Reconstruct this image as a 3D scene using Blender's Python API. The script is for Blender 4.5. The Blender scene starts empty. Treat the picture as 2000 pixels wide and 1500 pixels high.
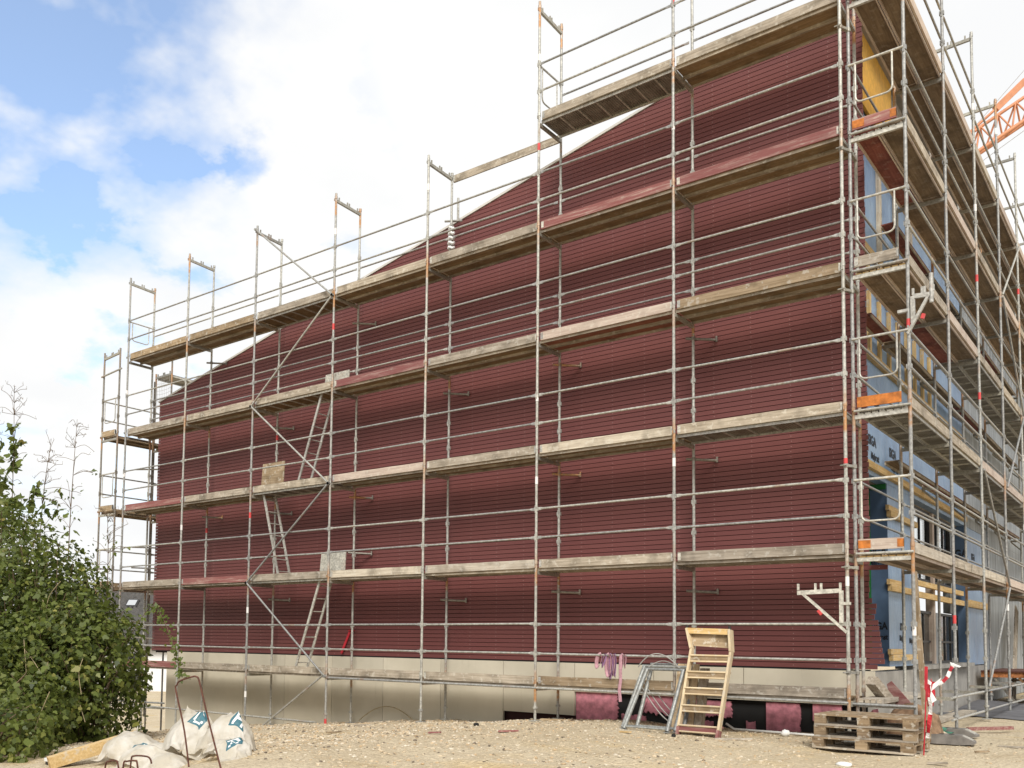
import bpy, bmesh, math, random
import numpy as np
from mathutils import Vector, Matrix, noise
random.seed(7)
rng = np.random.default_rng(7)
S = bpy.context.scene
COL = S.collection
PI = math.pi

# ------------------------------------------------------------------ mesh builder
class MB:
    def __init__(self):
        self.v = []; self.f = []; self.m = []; self.s = []
    def add(self, vs, fs, mi=0, sm=False):
        o = len(self.v)
        self.v += [tuple(p) for p in vs]
        for f in fs:
            self.f.append(tuple(i + o for i in f)); self.m.append(mi); self.s.append(sm)
        return self
    def box(self, a, b, mi=0):
        x0, y0, z0 = [min(a[i], b[i]) for i in range(3)]
        x1, y1, z1 = [max(a[i], b[i]) for i in range(3)]
        return self.add([(x0,y0,z0),(x1,y0,z0),(x1,y1,z0),(x0,y1,z0),(x0,y0,z1),(x1,y0,z1),(x1,y1,z1),(x0,y1,z1)],
                        [(0,3,2,1),(4,5,6,7),(0,1,5,4),(1,2,6,5),(2,3,7,6),(3,0,4,7)], mi)
    def obox(self, p0, p1, w, h, up=(0,0,1), mi=0):
        """a bar from p0 to p1, w wide (sideways) and h high (along up)"""
        p0 = Vector(p0); p1 = Vector(p1); d = (p1 - p0).normalized()
        s = d.cross(Vector(up))
        if s.length < 1e-4: s = d.cross(Vector((1,0,0)))
        s.normalize(); u = s.cross(d).normalized()
        vs = []
        for p in (p0, p1):
            for a, b in ((-1,-1),(1,-1),(1,1),(-1,1)):
                vs.append(p + s*(a*w/2) + u*(b*h/2))
        return self.add(vs, [(3,2,1,0),(4,5,6,7),(0,1,5,4),(1,2,6,5),(2,3,7,6),(3,0,4,7)], mi)
    def tube(self, p0, p1, r, n=10, mi=0, cap=True, r1=None):
        p0 = Vector(p0); p1 = Vector(p1); d = (p1 - p0).normalized()
        a = Vector((0,0,1)) if abs(d.z) < .9 else Vector((1,0,0))
        s = d.cross(a).normalized(); u = s.cross(d)
        r1 = r if r1 is None else r1
        vs = [p + (s*math.cos(2*PI*k/n) + u*math.sin(2*PI*k/n))*rr for p, rr in ((p0, r), (p1, r1)) for k in range(n)]
        self.add(vs, [(k, (k+1) % n, n+(k+1) % n, n+k) for k in range(n)][::1], mi, True)
        if cap:
            self.add(vs[:n], [tuple(range(n))[::-1]], mi); self.add(vs[n:], [tuple(range(n))], mi)
        return self
    def path(self, pts, r, n=8, mi=0, flat=None):
        """a bent tube through pts (flat=(w,h) makes a ribbon-like section)"""
        pts = [Vector(p) for p in pts]; rings = []; prev = None
        for i, p in enumerate(pts):
            d = (pts[min(i+1, len(pts)-1)] - pts[max(i-1, 0)]).normalized()
            if prev is None:
                a = Vector((0,0,1)) if abs(d.z) < .9 else Vector((0,1,0))
                s = d.cross(a).normalized()
            else:
                s = (prev - d*prev.dot(d))
                s = s.normalized() if s.length > 1e-5 else d.cross(Vector((0,1,0))).normalized()
            prev = s; u = s.cross(d)
            rr = r[i] if isinstance(r, (list, tuple)) else r
            rings.append([p + s*(math.cos(2*PI*k/n)*(flat[0] if flat else rr)) + u*(math.sin(2*PI*k/n)*(flat[1] if flat else rr)) for k in range(n)])
        vs = [q for rg in rings for q in rg]; fs = []
        for i in range(len(pts)-1):
            for k in range(n):
                fs.append((i*n+k, i*n+(k+1) % n, (i+1)*n+(k+1) % n, (i+1)*n+k))
        self.add(vs, fs, mi, True)
        self.add(rings[0], [tuple(range(n))[::-1]], mi); self.add(rings[-1], [tuple(range(n))], mi)
        return self
    def prism(self, poly, a, b, mi=0):
        """poly = list of 3D points (planar), extruded by vector b-a"""
        e = Vector(b) - Vector(a); n = len(poly)
        vs = [Vector(p) for p in poly] + [Vector(p) + e for p in poly]
        return self.add(vs, [tuple(range(n))[::-1], tuple(range(n, 2*n))] + [(k, (k+1) % n, n+(k+1) % n, n+k) for k in range(n)], mi)

def root(o):
    while o.parent: o = o.parent
    return o
def part(name, mb, mat, parent=None, label=None, kind=None):
    me = bpy.data.meshes.new(name)
    off = root(parent).location if parent else Vector((0,0,0))
    me.from_pydata([(x-off.x, y-off.y, z-off.z) for x, y, z in mb.v], [], mb.f)
    for mt in (mat if isinstance(mat, (list, tuple)) else [mat]): me.materials.append(mt)
    me.polygons.foreach_set('material_index', mb.m); me.polygons.foreach_set('use_smooth', mb.s)
    me.update()
    bm = bmesh.new(); bm.from_mesh(me); bmesh.ops.recalc_face_normals(bm, faces=bm.faces); bm.to_mesh(me); bm.free()
    o = bpy.data.objects.new(name, me); COL.objects.link(o)
    if parent: o.parent = parent
    if label: o['label'] = label
    if kind: o['kind'] = kind
    return o
def thing(name, label, cat, loc=(0,0,0), group=None):
    o = bpy.data.objects.new(name, None); COL.objects.link(o)
    o.location = loc; o.empty_display_size = .2
    o['label'] = label; o['category'] = cat
    if group: o['group'] = group
    return o
def solo(name, mb, mat, label, cat, loc, group=None):
    """a thing that is one mesh, its origin at loc"""
    mb.v = [(x-loc[0], y-loc[1], z-loc[2]) for x, y, z in mb.v]
    o = part(name, mb, mat); o.location = loc
    o['label'] = label; o['category'] = cat
    if group: o['group'] = group
    return o
def copy_tree(o, parent=None):
    c = o.copy(); COL.objects.link(c); c.parent = parent
    for ch in o.children: copy_tree(ch, c)
    return c

# ------------------------------------------------------------------ thin film shapes
# each bag is a thin sheet that is let fall, as cloth, over a lumpy heap; only its settled shape is kept
NX, NY = 38, 34
def settle(bi, w, d, sup, peaks):
    def support_height(x, y):
        h = 0
        for cx_, cy_, cz_, rx, ry, rz in sup:
            q = 1-((x-cx_)/rx)**2-((y-cy_)/ry)**2
            if q > 0: h = max(h, cz_+rz*math.sqrt(q))
        h += .05*noise.noise((x*6, y*6, bi*3.1)) if h > .02 else .008*noise.noise((x*9, y*9, bi))
        return max(h, 0)+.004
    n_ = 72; vs = [(-1.1+2.2*i/n_, -1.1+2.2*j/n_, support_height(-1.1+2.2*i/n_, -1.1+2.2*j/n_)) for j in range(n_+1) for i in range(n_+1)]
    me = bpy.data.meshes.new('heap'); me.from_pydata(vs, [], [(j*(n_+1)+i, j*(n_+1)+i+1, (j+1)*(n_+1)+i+1, (j+1)*(n_+1)+i) for j in range(n_) for i in range(n_)])
    ho = bpy.data.objects.new('heap', me); COL.objects.link(ho); ho.modifiers.new('collision', 'COLLISION'); ho.collision.thickness_outer = .008; ho.collision.cloth_friction = 18
    sv = []; rest = []; k = .74
    for j in range(NY+1):
        for i in range(NX+1):
            x = (i/NX-.5)*w; y = (j/NY-.5)*d
            z = .60+.05*noise.noise((x*4, y*4, bi*5))+.025*math.sin(x*13+3*math.sin(y*4+bi))+.012*noise.noise((x*15, y*15, bi*2))
            X = x*k+.05*noise.noise((x*5, y*5, 9+bi)); Y = y*k+.05*noise.noise((x*5, y*5, 19+bi))
            sv.append((X, Y, max(z, support_height(X, Y)+.06))); rest.append((x, y, .6))
    pin = []
    for pu, pv, px_, py_, pz_ in peaks:
        pi_, pj_ = round(pu*NX), round(pv*NY); pin.append(pj_*(NX+1)+pi_); P = Vector((px_, py_, pz_))
        for j in range(NY+1):
            for i in range(NX+1):
                q = j*(NX+1)+i; dd = math.hypot((i-pi_)/NX*w, (j-pj_)/NY*d)
                sv[q] = tuple(Vector(sv[q]).lerp(P+Vector((0,0,-dd*.9)), math.exp(-(dd/.10)**2)))
    me = bpy.data.meshes.new('sheet'); me.from_pydata(sv, [], [(j*(NX+1)+i, j*(NX+1)+i+1, (j+1)*(NX+1)+i+1, (j+1)*(NX+1)+i) for j in range(NY) for i in range(NX)])
    so_ = bpy.data.objects.new('sheet', me); COL.objects.link(so_); so_.shape_key_add(name='Basis'); rk = so_.shape_key_add(name='rest')
    for i, p in enumerate(rest): rk.data[i].co = p
    md = so_.modifiers.new('cloth', 'CLOTH'); st = md.settings
    if pin:
        so_.vertex_groups.new(name='pin').add(pin, 1.0, 'REPLACE'); st.vertex_group_mass = 'pin'
    st.quality = 6; st.mass = .12; st.tension_stiffness = st.compression_stiffness = 25; st.shear_stiffness = 12; st.bending_stiffness = .06; st.air_damping = 2.5
    st.tension_damping = st.compression_damping = st.shear_damping = 8; st.rest_shape_key = rk
    cs = md.collision_settings; cs.use_collision = True; cs.distance_min = .008; cs.collision_quality = 2; cs.use_self_collision = False
    md.point_cache.frame_start = 1; md.point_cache.frame_end = 90
    for fr in range(1, 81): S.frame_set(fr)
    em = so_.evaluated_get(bpy.context.evaluated_depsgraph_get()).to_mesh()
    c = np.zeros(len(em.vertices)*3); em.vertices.foreach_get('co', c); c = c.reshape(-1, 3).copy()
    for o_ in (so_, ho): m_ = o_.data; bpy.data.objects.remove(o_); bpy.data.meshes.remove(m_)
    S.frame_set(1); return c
DRAPE = [settle(0, 1.40, 1.22, [(-.15,0,.02,.38,.30,.30), (.22,.05,.0,.25,.25,.24)], [(.25,.72,-.18,.12,.42)]),
         settle(1, 1.55, 1.50, [(0,0,.05,.33,.30,.42), (.2,-.12,0,.22,.2,.25)], [(.35,.62,-.16,.06,.66), (.68,.60,.16,.05,.60)]),
         settle(2, 1.50, 1.42, [(0,0,.05,.30,.28,.38), (-.2,-.1,0,.2,.2,.22)], [(.62,.60,.12,.05,.56), (.40,.66,-.12,.12,.52)]),
         settle(3, 1.40, 1.05, [(-.18,0,.0,.32,.26,.26), (.2,0,-.02,.30,.22,.20)], []),
         settle(4, 1.25, .95, [(0,0,-.02,.32,.24,.20)], [(.55,.6,.02,.02,.26)])]

# ------------------------------------------------------------------ materials
class N:
    def __init__(self, name):
        self.mat = bpy.data.materials.new(name); self.mat.use_nodes = True
        self.t = self.mat.node_tree; self.t.nodes.clear()
        self.out = self.n('ShaderNodeOutputMaterial'); self.b = self.n('ShaderNodeBsdfPrincipled')
        self.l(self.b.outputs[0], self.out.inputs[0])
    def n(self, k, **kw):
        x = self.t.nodes.new(k)
        for a, v in kw.items(): setattr(x, a, v)
        return x
    def l(self, a, b): self.t.links.new(a, b)
    def val(self, sock, v):
        if hasattr(v, 'is_output'): self.l(v, sock)
        elif isinstance(v, tuple) and len(v) == 3 and sock.type == 'RGBA': sock.default_value = (*v, 1)
        else: sock.default_value = v
    def math(self, op, a, b=0.0, c=None):
        x = self.n('ShaderNodeMath', operation=op); self.val(x.inputs[0], a); self.val(x.inputs[1], b)
        if c is not None: self.val(x.inputs[2], c)
        return x.outputs[0]
    def mix(self, f, a, b, blend='MIX'):
        x = self.n('ShaderNodeMix', data_type='RGBA', blend_type=blend)
        self.val(x.inputs[0], f); self.val(x.inputs[6], a); self.val(x.inputs[7], b); return x.outputs[2]
    def ramp(self, f, lo, hi):
        x = self.n('ShaderNodeMapRange'); x.clamp = True
        self.l(f, x.inputs[0]); x.inputs[1].default_value = lo; x.inputs[2].default_value = hi; return x.outputs[0]
    def pos(self): return self.n('ShaderNodeNewGeometry').outputs['Position']
    def rand(self): return self.n('ShaderNodeObjectInfo').outputs['Random']
    def map(self, vec, scale=(1,1,1), off=None):
        a = self.n('ShaderNodeVectorMath', operation='MULTIPLY'); self.l(vec, a.inputs[0]); a.inputs[1].default_value = scale
        r = a.outputs[0]
        if off is not None:
            b = self.n('ShaderNodeVectorMath', operation='ADD'); self.l(r, b.inputs[0]); self.l(off, b.inputs[1]); r = b.outputs[0]
        return r
    def noise(self, vec, scale=5, detail=4, rough=.55):
        x = self.n('ShaderNodeTexNoise'); self.l(vec, x.inputs['Vector'])
        x.inputs['Scale'].default_value = scale; x.inputs['Detail'].default_value = detail; x.inputs['Roughness'].default_value = rough
        return x.outputs['Fac']
    def sep(self, vec):
        x = self.n('ShaderNodeSeparateXYZ'); self.l(vec, x.inputs[0]); return x.outputs
    def bump(self, h, strength=.3, dist=.01):
        x = self.n('ShaderNodeBump'); x.inputs['Strength'].default_value = strength; x.inputs['Distance'].default_value = dist
        self.l(h, x.inputs['Height']); self.l(x.outputs[0], self.b.inputs['Normal'])
    def done(self, col, rough=.6, metal=0.0, spec=.5):
        self.val(self.b.inputs['Base Color'], col); self.val(self.b.inputs['Roughness'], rough)
        self.val(self.b.inputs['Metallic'], metal); self.b.inputs['Specular IOR Level'].default_value = spec
        return self.mat

def m_plain(name, col, rough=.7, metal=0.0, var=.25, scale=8, spec=.4):
    n = N(name); p = n.pos(); f = n.noise(p, scale, 5)
    c = n.mix(n.ramp(f, .3, .7), tuple(x*(1-var) for x in col), tuple(min(1, x*(1+var*.6)) for x in col))
    n.bump(n.noise(p, scale*6, 3), .15, .004)
    return n.done(c, rough, metal, spec)

def m_steel(name, rust=.5, nodes=False, base=(.42,.42,.40)):
    n = N(name); p = n.pos(); r = n.rand()
    off = n.n('ShaderNodeCombineXYZ'); n.l(n.math('MULTIPLY', r, 37.0), off.inputs[0]); n.l(n.math('MULTIPLY', r, 11.0), off.inputs[2])
    q = n.map(p, (1,1,1), off.outputs[0])
    c = n.mix(n.ramp(n.noise(q, 26, 4), .35, .65), tuple(x*.72 for x in base), tuple(x*1.22 for x in base))
    dirt = n.ramp(n.noise(q, 7, 5), .5, .75)
    c = n.mix(n.math('MULTIPLY', dirt, .45), c, (.20,.175,.14))
    splash = n.ramp(n.noise(q, 45, 3), .66, .70)
    c = n.mix(n.math('MULTIPLY', splash, .7), c, (.66,.65,.60))
    c = n.mix(1.0, c, n.mix(r, (.72,.72,.74), (1.12,1.10,1.04)), 'MULTIPLY')
    if nodes:   # rusty stretch just under each lift joint
        z = n.sep(p)[2]
        zz = n.math('FRACT', n.math('MULTIPLY', n.math('ADD', z, 100.35), .5))
        band = n.math('MULTIPLY', n.ramp(zz, .0, .03), n.math('SUBTRACT', 1.0, n.ramp(zz, .16, .34)))
        rz = n.math('MULTIPLY', n.ramp(n.noise(n.map(q, (1,1,.45)), 1.1, 1), .46, .56), band)
        rm = n.math('MULTIPLY', rz, n.ramp(n.noise(q, 16, 4), .30, .50))
        c = n.mix(n.math('MULTIPLY', rm, .9), c, n.mix(n.noise(q, 30, 2), (.36,.15,.045), (.55,.30,.12)))
    else:
        rm = n.math('MULTIPLY', n.ramp(n.noise(q, 3.0, 5), .60, .68), rust)
        c = n.mix(rm, c, (.34,.16,.07))
    n.bump(n.noise(q, 60, 2), .12, .002)
    return n.done(c, .48, .3, .5)

def m_wood(name, dark, light, axis=0, tint=None, knots=True, worn=.62, fleck=.5):
    n = N(name); p = n.pos(); r = n.rand()
    off = n.n('ShaderNodeCombineXYZ')
    for i, k in enumerate((53.0, 29.0, 17.0)): n.l(n.math('MULTIPLY', r, k), off.inputs[i])
    sc = [16.0, 16.0, 16.0]; sc[axis] = .9
    q = n.map(p, tuple(sc), off.outputs[0])
    g = n.noise(q, 2.2, 6, .62)
    c = n.mix(n.ramp(g, .32, .68), dark, light)
    w = n.noise(n.map(p, (1,1,1), off.outputs[0]), 3.2, 5)
    c = n.mix(n.math('MULTIPLY', n.ramp(w, .48, .70), worn), c, tuple(x*.42 for x in dark))
    w2 = n.noise(n.map(p, (1.3,1.3,1.3), off.outputs[0]), 9, 4)
    c = n.mix(n.math('MULTIPLY', n.ramp(w2, .57, .64), fleck), c, (.58,.55,.48))
    if knots:
        v = n.n('ShaderNodeTexVoronoi', feature='F1'); s2 = [7.0]*3; s2[axis] = 2.2
        n.l(n.map(p, tuple(s2), off.outputs[0]), v.inputs['Vector'])
        c = n.mix(n.math('MULTIPLY', n.math('SUBTRACT', 1.0, n.ramp(v.outputs['Distance'], .06, .11)), .6), c, tuple(x*.35 for x in dark))
    if tint:
        sc2 = n.ramp(n.noise(q, 1.5, 6, .75), .46, .64)
        c = n.mix(n.math('SUBTRACT', 1.0, n.math('MULTIPLY', sc2, .75)), c, tint)
    c = n.mix(1.0, c, n.mix(r, (.82,.82,.84), (1.12,1.10,1.06)), 'MULTIPLY')
    n.bump(g, .35, .004)
    return n.done(c, .8, 0, .25)

M = {}
M['steel'] = m_steel('galvanised_steel', .35)
M['post'] = m_steel('galvanised_post', .5, True)
M['post_dark'] = m_steel('weathered_post', .6, True, (.26,.24,.21))
M['steel_light'] = m_steel('pale_steel', .15, False, (.55,.54,.50))
M['transom'] = m_steel('steel_transom', .4, False, (.36,.35,.31))
M['orange_steel'] = m_plain('orange_painted_steel', (.52,.17,.03), .6, 0, .45, 14)
M['rust_plate'] = m_plain('rusted_plate', (.44,.17,.06), .8, 0, .6, 18)
for ax, nm in ((0, 'x'), (1, 'y'), (2, 'z')):
    M['grey_'+nm] = m_wood('weathered_board_'+nm, (.25,.21,.16), (.50,.44,.36), ax)
    M['pale_'+nm] = m_wood('pale_board_'+nm, (.38,.325,.255), (.62,.565,.47), ax)
    M['brown_'+nm] = m_wood('brown_board_'+nm, (.23,.165,.095), (.43,.33,.22), ax)
    M['timber_'+nm] = m_wood('fresh_timber_'+nm, (.50,.33,.13), (.72,.53,.27), ax, None, True, .15)
    M['pallet_'+nm] = m_wood('pallet_board_'+nm, (.16,.11,.068), (.38,.285,.18), ax, None, True, .7)
    M['red_'+nm] = m_wood('red_painted_board_'+nm, (.36,.22,.19), (.55,.41,.36), ax, (.25,.095,.09))
    M['pink_'+nm] = m_wood('faded_pink_board_'+nm, (.40,.315,.265), (.58,.50,.43), ax, None, True, .3)
M['ply_x'] = m_wood('deck_plywood_x', (.17,.112,.06), (.29,.205,.115), 0, None, False, .55, .10)
M['ply_y'] = m_wood('deck_plywood_y', (.135,.095,.06), (.25,.185,.12), 1, None, False, .55, .10)
M['ply_red'] = m_wood('red_deck_plywood', (.20,.075,.05), (.32,.13,.085), 0, None, False, .5, .10)
M['ply_red_y'] = m_wood('red_deck_plywood_y', (.17,.05,.04), (.27,.10,.075), 1, None, False, .8, .10)

def m_alu():   # ribbed metal deck seen from underneath
    n = N('ribbed_metal_deck'); p = n.pos(); f = n.noise(p, 5, 4)
    c = n.mix(n.ramp(f, .35, .7), (.17,.155,.125), (.33,.31,.27)); n.bump(n.noise(p, 30, 2), .1, .003)
    return n.done(c, .5, .3)
M['alu'] = m_alu()
M['zinc'] = m_steel('dull_zinc_tube', .1, False, (.30,.315,.315))
M['cream_z'] = m_wood('cream_board_z', (.54,.42,.26), (.74,.62,.43), 2, None, True, .2)
M['cream_x'] = m_wood('cream_board_x', (.54,.42,.26), (.74,.62,.43), 0, None, True, .2)
M['tan_z'] = m_wood('tan_board_z', (.42,.30,.18), (.64,.50,.32), 2, None, True, .35)
def m_red():
    n = N('dark_red_cladding'); p = n.pos(); x, y, z = n.sep(p)
    row = n.math('FLOOR', n.math('DIVIDE', n.math('SUBTRACT', z, .36), .0805))
    seg = n.math('FLOOR', n.math('DIVIDE', n.math('ADD', x, n.math('MULTIPLY', row, 1.37)), 4.2))
    cv = n.n('ShaderNodeCombineXYZ'); n.l(row, cv.inputs[0]); n.l(seg, cv.inputs[1])
    wn = n.n('ShaderNodeTexWhiteNoise'); n.l(cv.outputs[0], wn.inputs['Vector'])
    c = n.mix(wn.outputs['Value'], (.150,.048,.046), (.168,.056,.052))
    g = n.noise(n.map(p, (1.2,9,60)), 2, 5)
    c = n.mix(n.math('MULTIPLY', n.ramp(g, .35, .7), .10), c, (.20,.072,.066))
    big = n.noise(p, .7, 3)
    c = n.mix(n.math('MULTIPLY', n.ramp(big, .45, .7), .15), c, (.135,.044,.042))
    # nail heads on the studs
    fx = n.math('SUBTRACT', n.math('FRACT', n.math('DIVIDE', n.math('ADD', x, n.math('MULTIPLY', wn.outputs['Value'], .014)), .625)), .5)
    dx = n.math('MULTIPLY', fx, .625)
    dz = n.math('SUBTRACT', n.math('MULTIPLY', n.math('FRACT', n.math('DIVIDE', n.math('SUBTRACT', z, .36), .0805)), .0805), .035)
    dd = n.math('SQRT', n.math('ADD', n.math('MULTIPLY', dx, dx), n.math('MULTIPLY', dz, dz)))
    nail = n.math('SUBTRACT', 1.0, n.ramp(dd, .0045, .0075))
    c = n.mix(n.math('MULTIPLY', nail, .75), c, (.42,.30,.28))
    return n.done(c, .58, 0, .35)
M['clad'] = m_red()
M['black'] = m_plain('black_sheet', (.012,.012,.012), .8, 0, .2)
M['dark_gap'] = m_plain('dark_backing', (.035,.010,.009), .9, 0, .2)
def m_plinth():
    n = N('beige_plinth_board'); p = n.pos(); f = n.noise(p, 1.6, 5)
    c = n.mix(n.ramp(f, .35, .7), (.56,.515,.41), (.63,.58,.47))
    st = n.ramp(n.noise(n.map(p, (6,6,.7)), 2, 4), .62, .74)
    c = n.mix(n.math('MULTIPLY', st, .18), c, (.42,.37,.28))
    c = n.mix(1.0, c, n.mix(n.rand(), (.90,.90,.90), (1.06,1.05,1.03)), 'MULTIPLY')
    n.bump(n.noise(p, 70, 2), .06, .002); return n.done(c, .75, 0, .3)
M['plinth'] = m_plinth()
M['pink_foam'] = m_plain('pink_foam_board', (.56,.22,.27), .85, 0, .42, 9)
M['soil'] = m_plain('brown_soil', (.24,.15,.09), .95, 0, .5, 12)
def m_membrane():
    n = N('blue_membrane'); p = n.pos(); f = n.noise(p, 1.1, 4)
    c = n.mix(n.ramp(f, .35, .68), (.17,.27,.43), (.27,.39,.55))
    n.bump(n.noise(n.map(p, (1,1,.4)), 3.0, 5, .6), .9, .08); return n.done(c, .38, 0, .5)
M['membrane'] = m_membrane()
M['membrane_shaded'] = m_plain('shaded_blue_membrane', (.085,.14,.23), .5, 0, .2, 3)  # same blue membrane, darkened to carry the shade inside the openings
M['green_tape'] = m_plain('green_tape', (.02,.16,.04), .5, 0, .3)
M['letter'] = m_plain('black_print', (.012,.014,.02), .6, 0, .1)
M['osb'] = m_plain('yellow_plywood', (.66,.36,.045), .6, 0, .22, 10)
M['roof_edge'] = m_plain('pale_roof_trim', (.62,.60,.56), .5, 0, .1)
M['concrete'] = m_plain('grey_concrete', (.34,.325,.30), .9, 0, .25, 3)
def m_fibre():
    n = N('stained_fibre_board'); p = n.pos(); f = n.noise(n.map(p, (1,3.5,.35)), 2.2, 5, .65)
    c = n.mix(n.ramp(f, .36, .66), (.17,.185,.19), (.42,.45,.47)); return n.done(c, .6, 0, .4)
M['panel_grey'] = m_fibre()
def m_glass():
    n = N('window_glass'); p = n.pos()
    n.bump(n.noise(p, .8, 2), .05, .05); return n.done((.62,.64,.66), .05, .72, .5)
M['glass'] = m_glass()
def m_clear():
    n = N('clear_glass'); n.done((.9,.92,.92), .03, 0, .5)
    t = n.n('ShaderNodeBsdfTransparent'); t.inputs[0].default_value = (.93,.95,.95,1); g = n.n('ShaderNodeBsdfGlossy'); g.inputs['Roughness'].default_value = .03; fr = n.n('ShaderNodeFresnel'); gb = n.n('ShaderNodeNewGeometry'); mr = n.n('ShaderNodeMapRange'); n.l(gb.outputs['Backfacing'], mr.inputs[0]); mr.inputs[3].default_value = 1.5; mr.inputs[4].default_value = .6667; n.l(mr.outputs[0], fr.inputs[0])
    mx = n.n('ShaderNodeMixShader'); n.l(fr.outputs[0], mx.inputs[0]); n.l(t.outputs[0], mx.inputs[1]); n.l(g.outputs[0], mx.inputs[2]); n.l(mx.outputs[0], n.out.inputs[0]); return n.mat
M['clear_glass'] = m_clear()
M['glass_dark'] = m_plain('dark_glass', (.05,.055,.055), .06, .25, .3, 1.2, .8)
M['frame_dark'] = m_plain('dark_window_frame', (.03,.028,.027), .5, 0, .2)
M['white'] = m_plain('white_paint', (.74,.74,.72), .5, 0, .06)
M['red_tag'] = m_plain('red_sticker', (.62,.07,.07), .5, 0, .2)
M['white_tag'] = m_plain('white_sticker', (.80,.78,.76), .5, 0, .06)
M['red_vinyl'] = m_plain('red_vinyl', (.46,.022,.035), .45, 0, .3)
M['strap'] = m_plain('pink_webbing', (.48,.27,.31), .8, 0, .3, 25)
M['strap_violet'] = m_plain('violet_webbing', (.33,.18,.33), .8, 0, .3, 25)
M['rebar'] = m_plain('rusty_rebar', (.11,.042,.028), .85, 0, .5, 30)
M['cable'] = m_plain('grey_cable', (.36,.35,.33), .6, 0, .2)
M['feet'] = m_plain('grey_recycled_block', (.20,.185,.17), .85, 0, .35, 9)
M['tarp'] = m_plain('dark_fleece', (.13,.13,.14), .9, 0, .3, 3)
M['green_net'] = m_plain('green_netting', (.07,.21,.15), .8, 0, .5, 14)
M['sack'] = m_plain('dusty_sack', (.45,.38,.28), .85, 0, .3, 6)
M['crane'] = m_plain('orange_crane_paint', (.56,.24,.12), .5, 0, .2, 2)
M['tile'] = m_plain('grey_roof_tile', (.10,.095,.09), .8, 0, .35, 3)
M['house'] = m_plain('white_render', (.72,.72,.72), .8, 0, .08, 2)
M['foil'] = m_plain('white_foil', (.78,.78,.77), .35, 0, .1)
M['stem'] = m_plain('dry_stem', (.36,.29,.17), .85, 0, .4, 15)
M['twig'] = m_plain('brown_twig', (.16,.11,.07), .9, 0, .4, 15)
M['net'] = m_plain('pale_netting', (.45,.44,.43), .8, 0, .2)

# ------------------------------------------------------------------ camera
cam = bpy.data.cameras.new('camera'); co = bpy.data.objects.new('camera', cam); COL.objects.link(co)
Rm = ((0.78386114, 0.62081676, 0.01217618), (0.02900692, -0.05619887, 0.99799814), (-0.62025826, 0.78193877, 0.06206009))
co.matrix_world = Matrix(((Rm[0][0], Rm[1][0], -Rm[2][0], 8.8593), (Rm[0][1], Rm[1][1], -Rm[2][1], -13.3542),
                          (Rm[0][2], Rm[1][2], -Rm[2][2], 0.6995), (0,0,0,1)))
cam.sensor_width = 36; cam.lens = 1811.6175/2000*36
cam.shift_x = (1000-892.88)/2000; cam.shift_y = (1139.14-750)/2000
cam.clip_start = .1; cam.clip_end = 3000
S.camera = co

# ------------------------------------------------------------------ light and sky
SUN = Vector((.50, -.62, .72)).normalized()
elev = math.asin(SUN.z); az = math.atan2(SUN.x, SUN.y)
sl = bpy.data.lights.new('sun', 'SUN'); sl.energy = 2.5; sl.angle = math.radians(24); sl.color = (1, .96, .89)
so = bpy.data.objects.new('sun', sl); COL.objects.link(so); so.rotation_euler = SUN.to_track_quat('Z', 'Y').to_euler(); so.location = (20,-25,30)
W = bpy.data.worlds.new('World'); S.world = W; W.use_nodes = True
nt = W.node_tree; nt.nodes.clear()
def wn(k, **kw):
    x = nt.nodes.new(k)
    for a, v in kw.items(): setattr(x, a, v)
    return x
def wm(op, a, b=0.0):
    x = wn('ShaderNodeMath', operation=op)
    for i, v in enumerate((a, b)):
        if hasattr(v, 'is_output'): nt.links.new(v, x.inputs[i])
        else: x.inputs[i].default_value = v
    return x.outputs[0]
def wr(f, lo, hi, smooth=True):
    x = wn('ShaderNodeMapRange'); x.interpolation_type = 'SMOOTHSTEP' if smooth else 'LINEAR'
    nt.links.new(f, x.inputs[0]); x.inputs[1].default_value = lo; x.inputs[2].default_value = hi; return x.outputs[0]
out = wn('ShaderNodeOutputWorld'); bg = wn('ShaderNodeBackground'); bg.inputs[1].default_value = .1
sky = wn('ShaderNodeTexSky', sky_type='NISHITA'); sky.sun_disc = False; sky.sun_elevation = elev; sky.sun_rotation = az
sky.air_density = 1.0; sky.dust_density = .3; sky.ozone_density = 1.6
tc = wn('ShaderNodeTexCoord'); sep = wn('ShaderNodeSeparateXYZ'); nt.links.new(tc.outputs['Generated'], sep.inputs[0])
zz = wm('MAXIMUM', sep.outputs[2], 0.02); den = wm('ADD', zz, .32)
cx = wm('DIVIDE', sep.outputs[0], den); cy = wm('DIVIDE', sep.outputs[1], den)
cv = wn('ShaderNodeCombineXYZ'); nt.links.new(cx, cv.inputs[0]); nt.links.new(cy, cv.inputs[1])
def cn(scale, detail, rough, off=0.0):
    x = wn('ShaderNodeTexNoise'); v = wn('ShaderNodeVectorMath', operation='ADD'); nt.links.new(cv.outputs[0], v.inputs[0]); v.inputs[1].default_value = (off, off*.7, off*1.3)
    nt.links.new(v.outputs[0], x.inputs['Vector']); x.inputs['Scale'].default_value = scale; x.inputs['Detail'].default_value = detail
    x.inputs['Roughness'].default_value = rough; return x.outputs['Fac']
def lobe(d, a, b):
    x = wn('ShaderNodeVectorMath', operation='DOT_PRODUCT'); nt.links.new(tc.outputs['Generated'], x.inputs[0])
    x.inputs[1].default_value = Vector(d).normalized(); return wr(x.outputs['Value'], math.cos(math.radians(a)), math.cos(math.radians(b)))
base = cn(2.3, 7, .55, 3.1); fine = cn(6.5, 6, .55, 5.7); wisp = cn(3.6, 5, .6, 12.3)
big = lobe((-.790,.370,.545), 17, 3); left = lobe((-.80,.46,.39), 19, 6)
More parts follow.
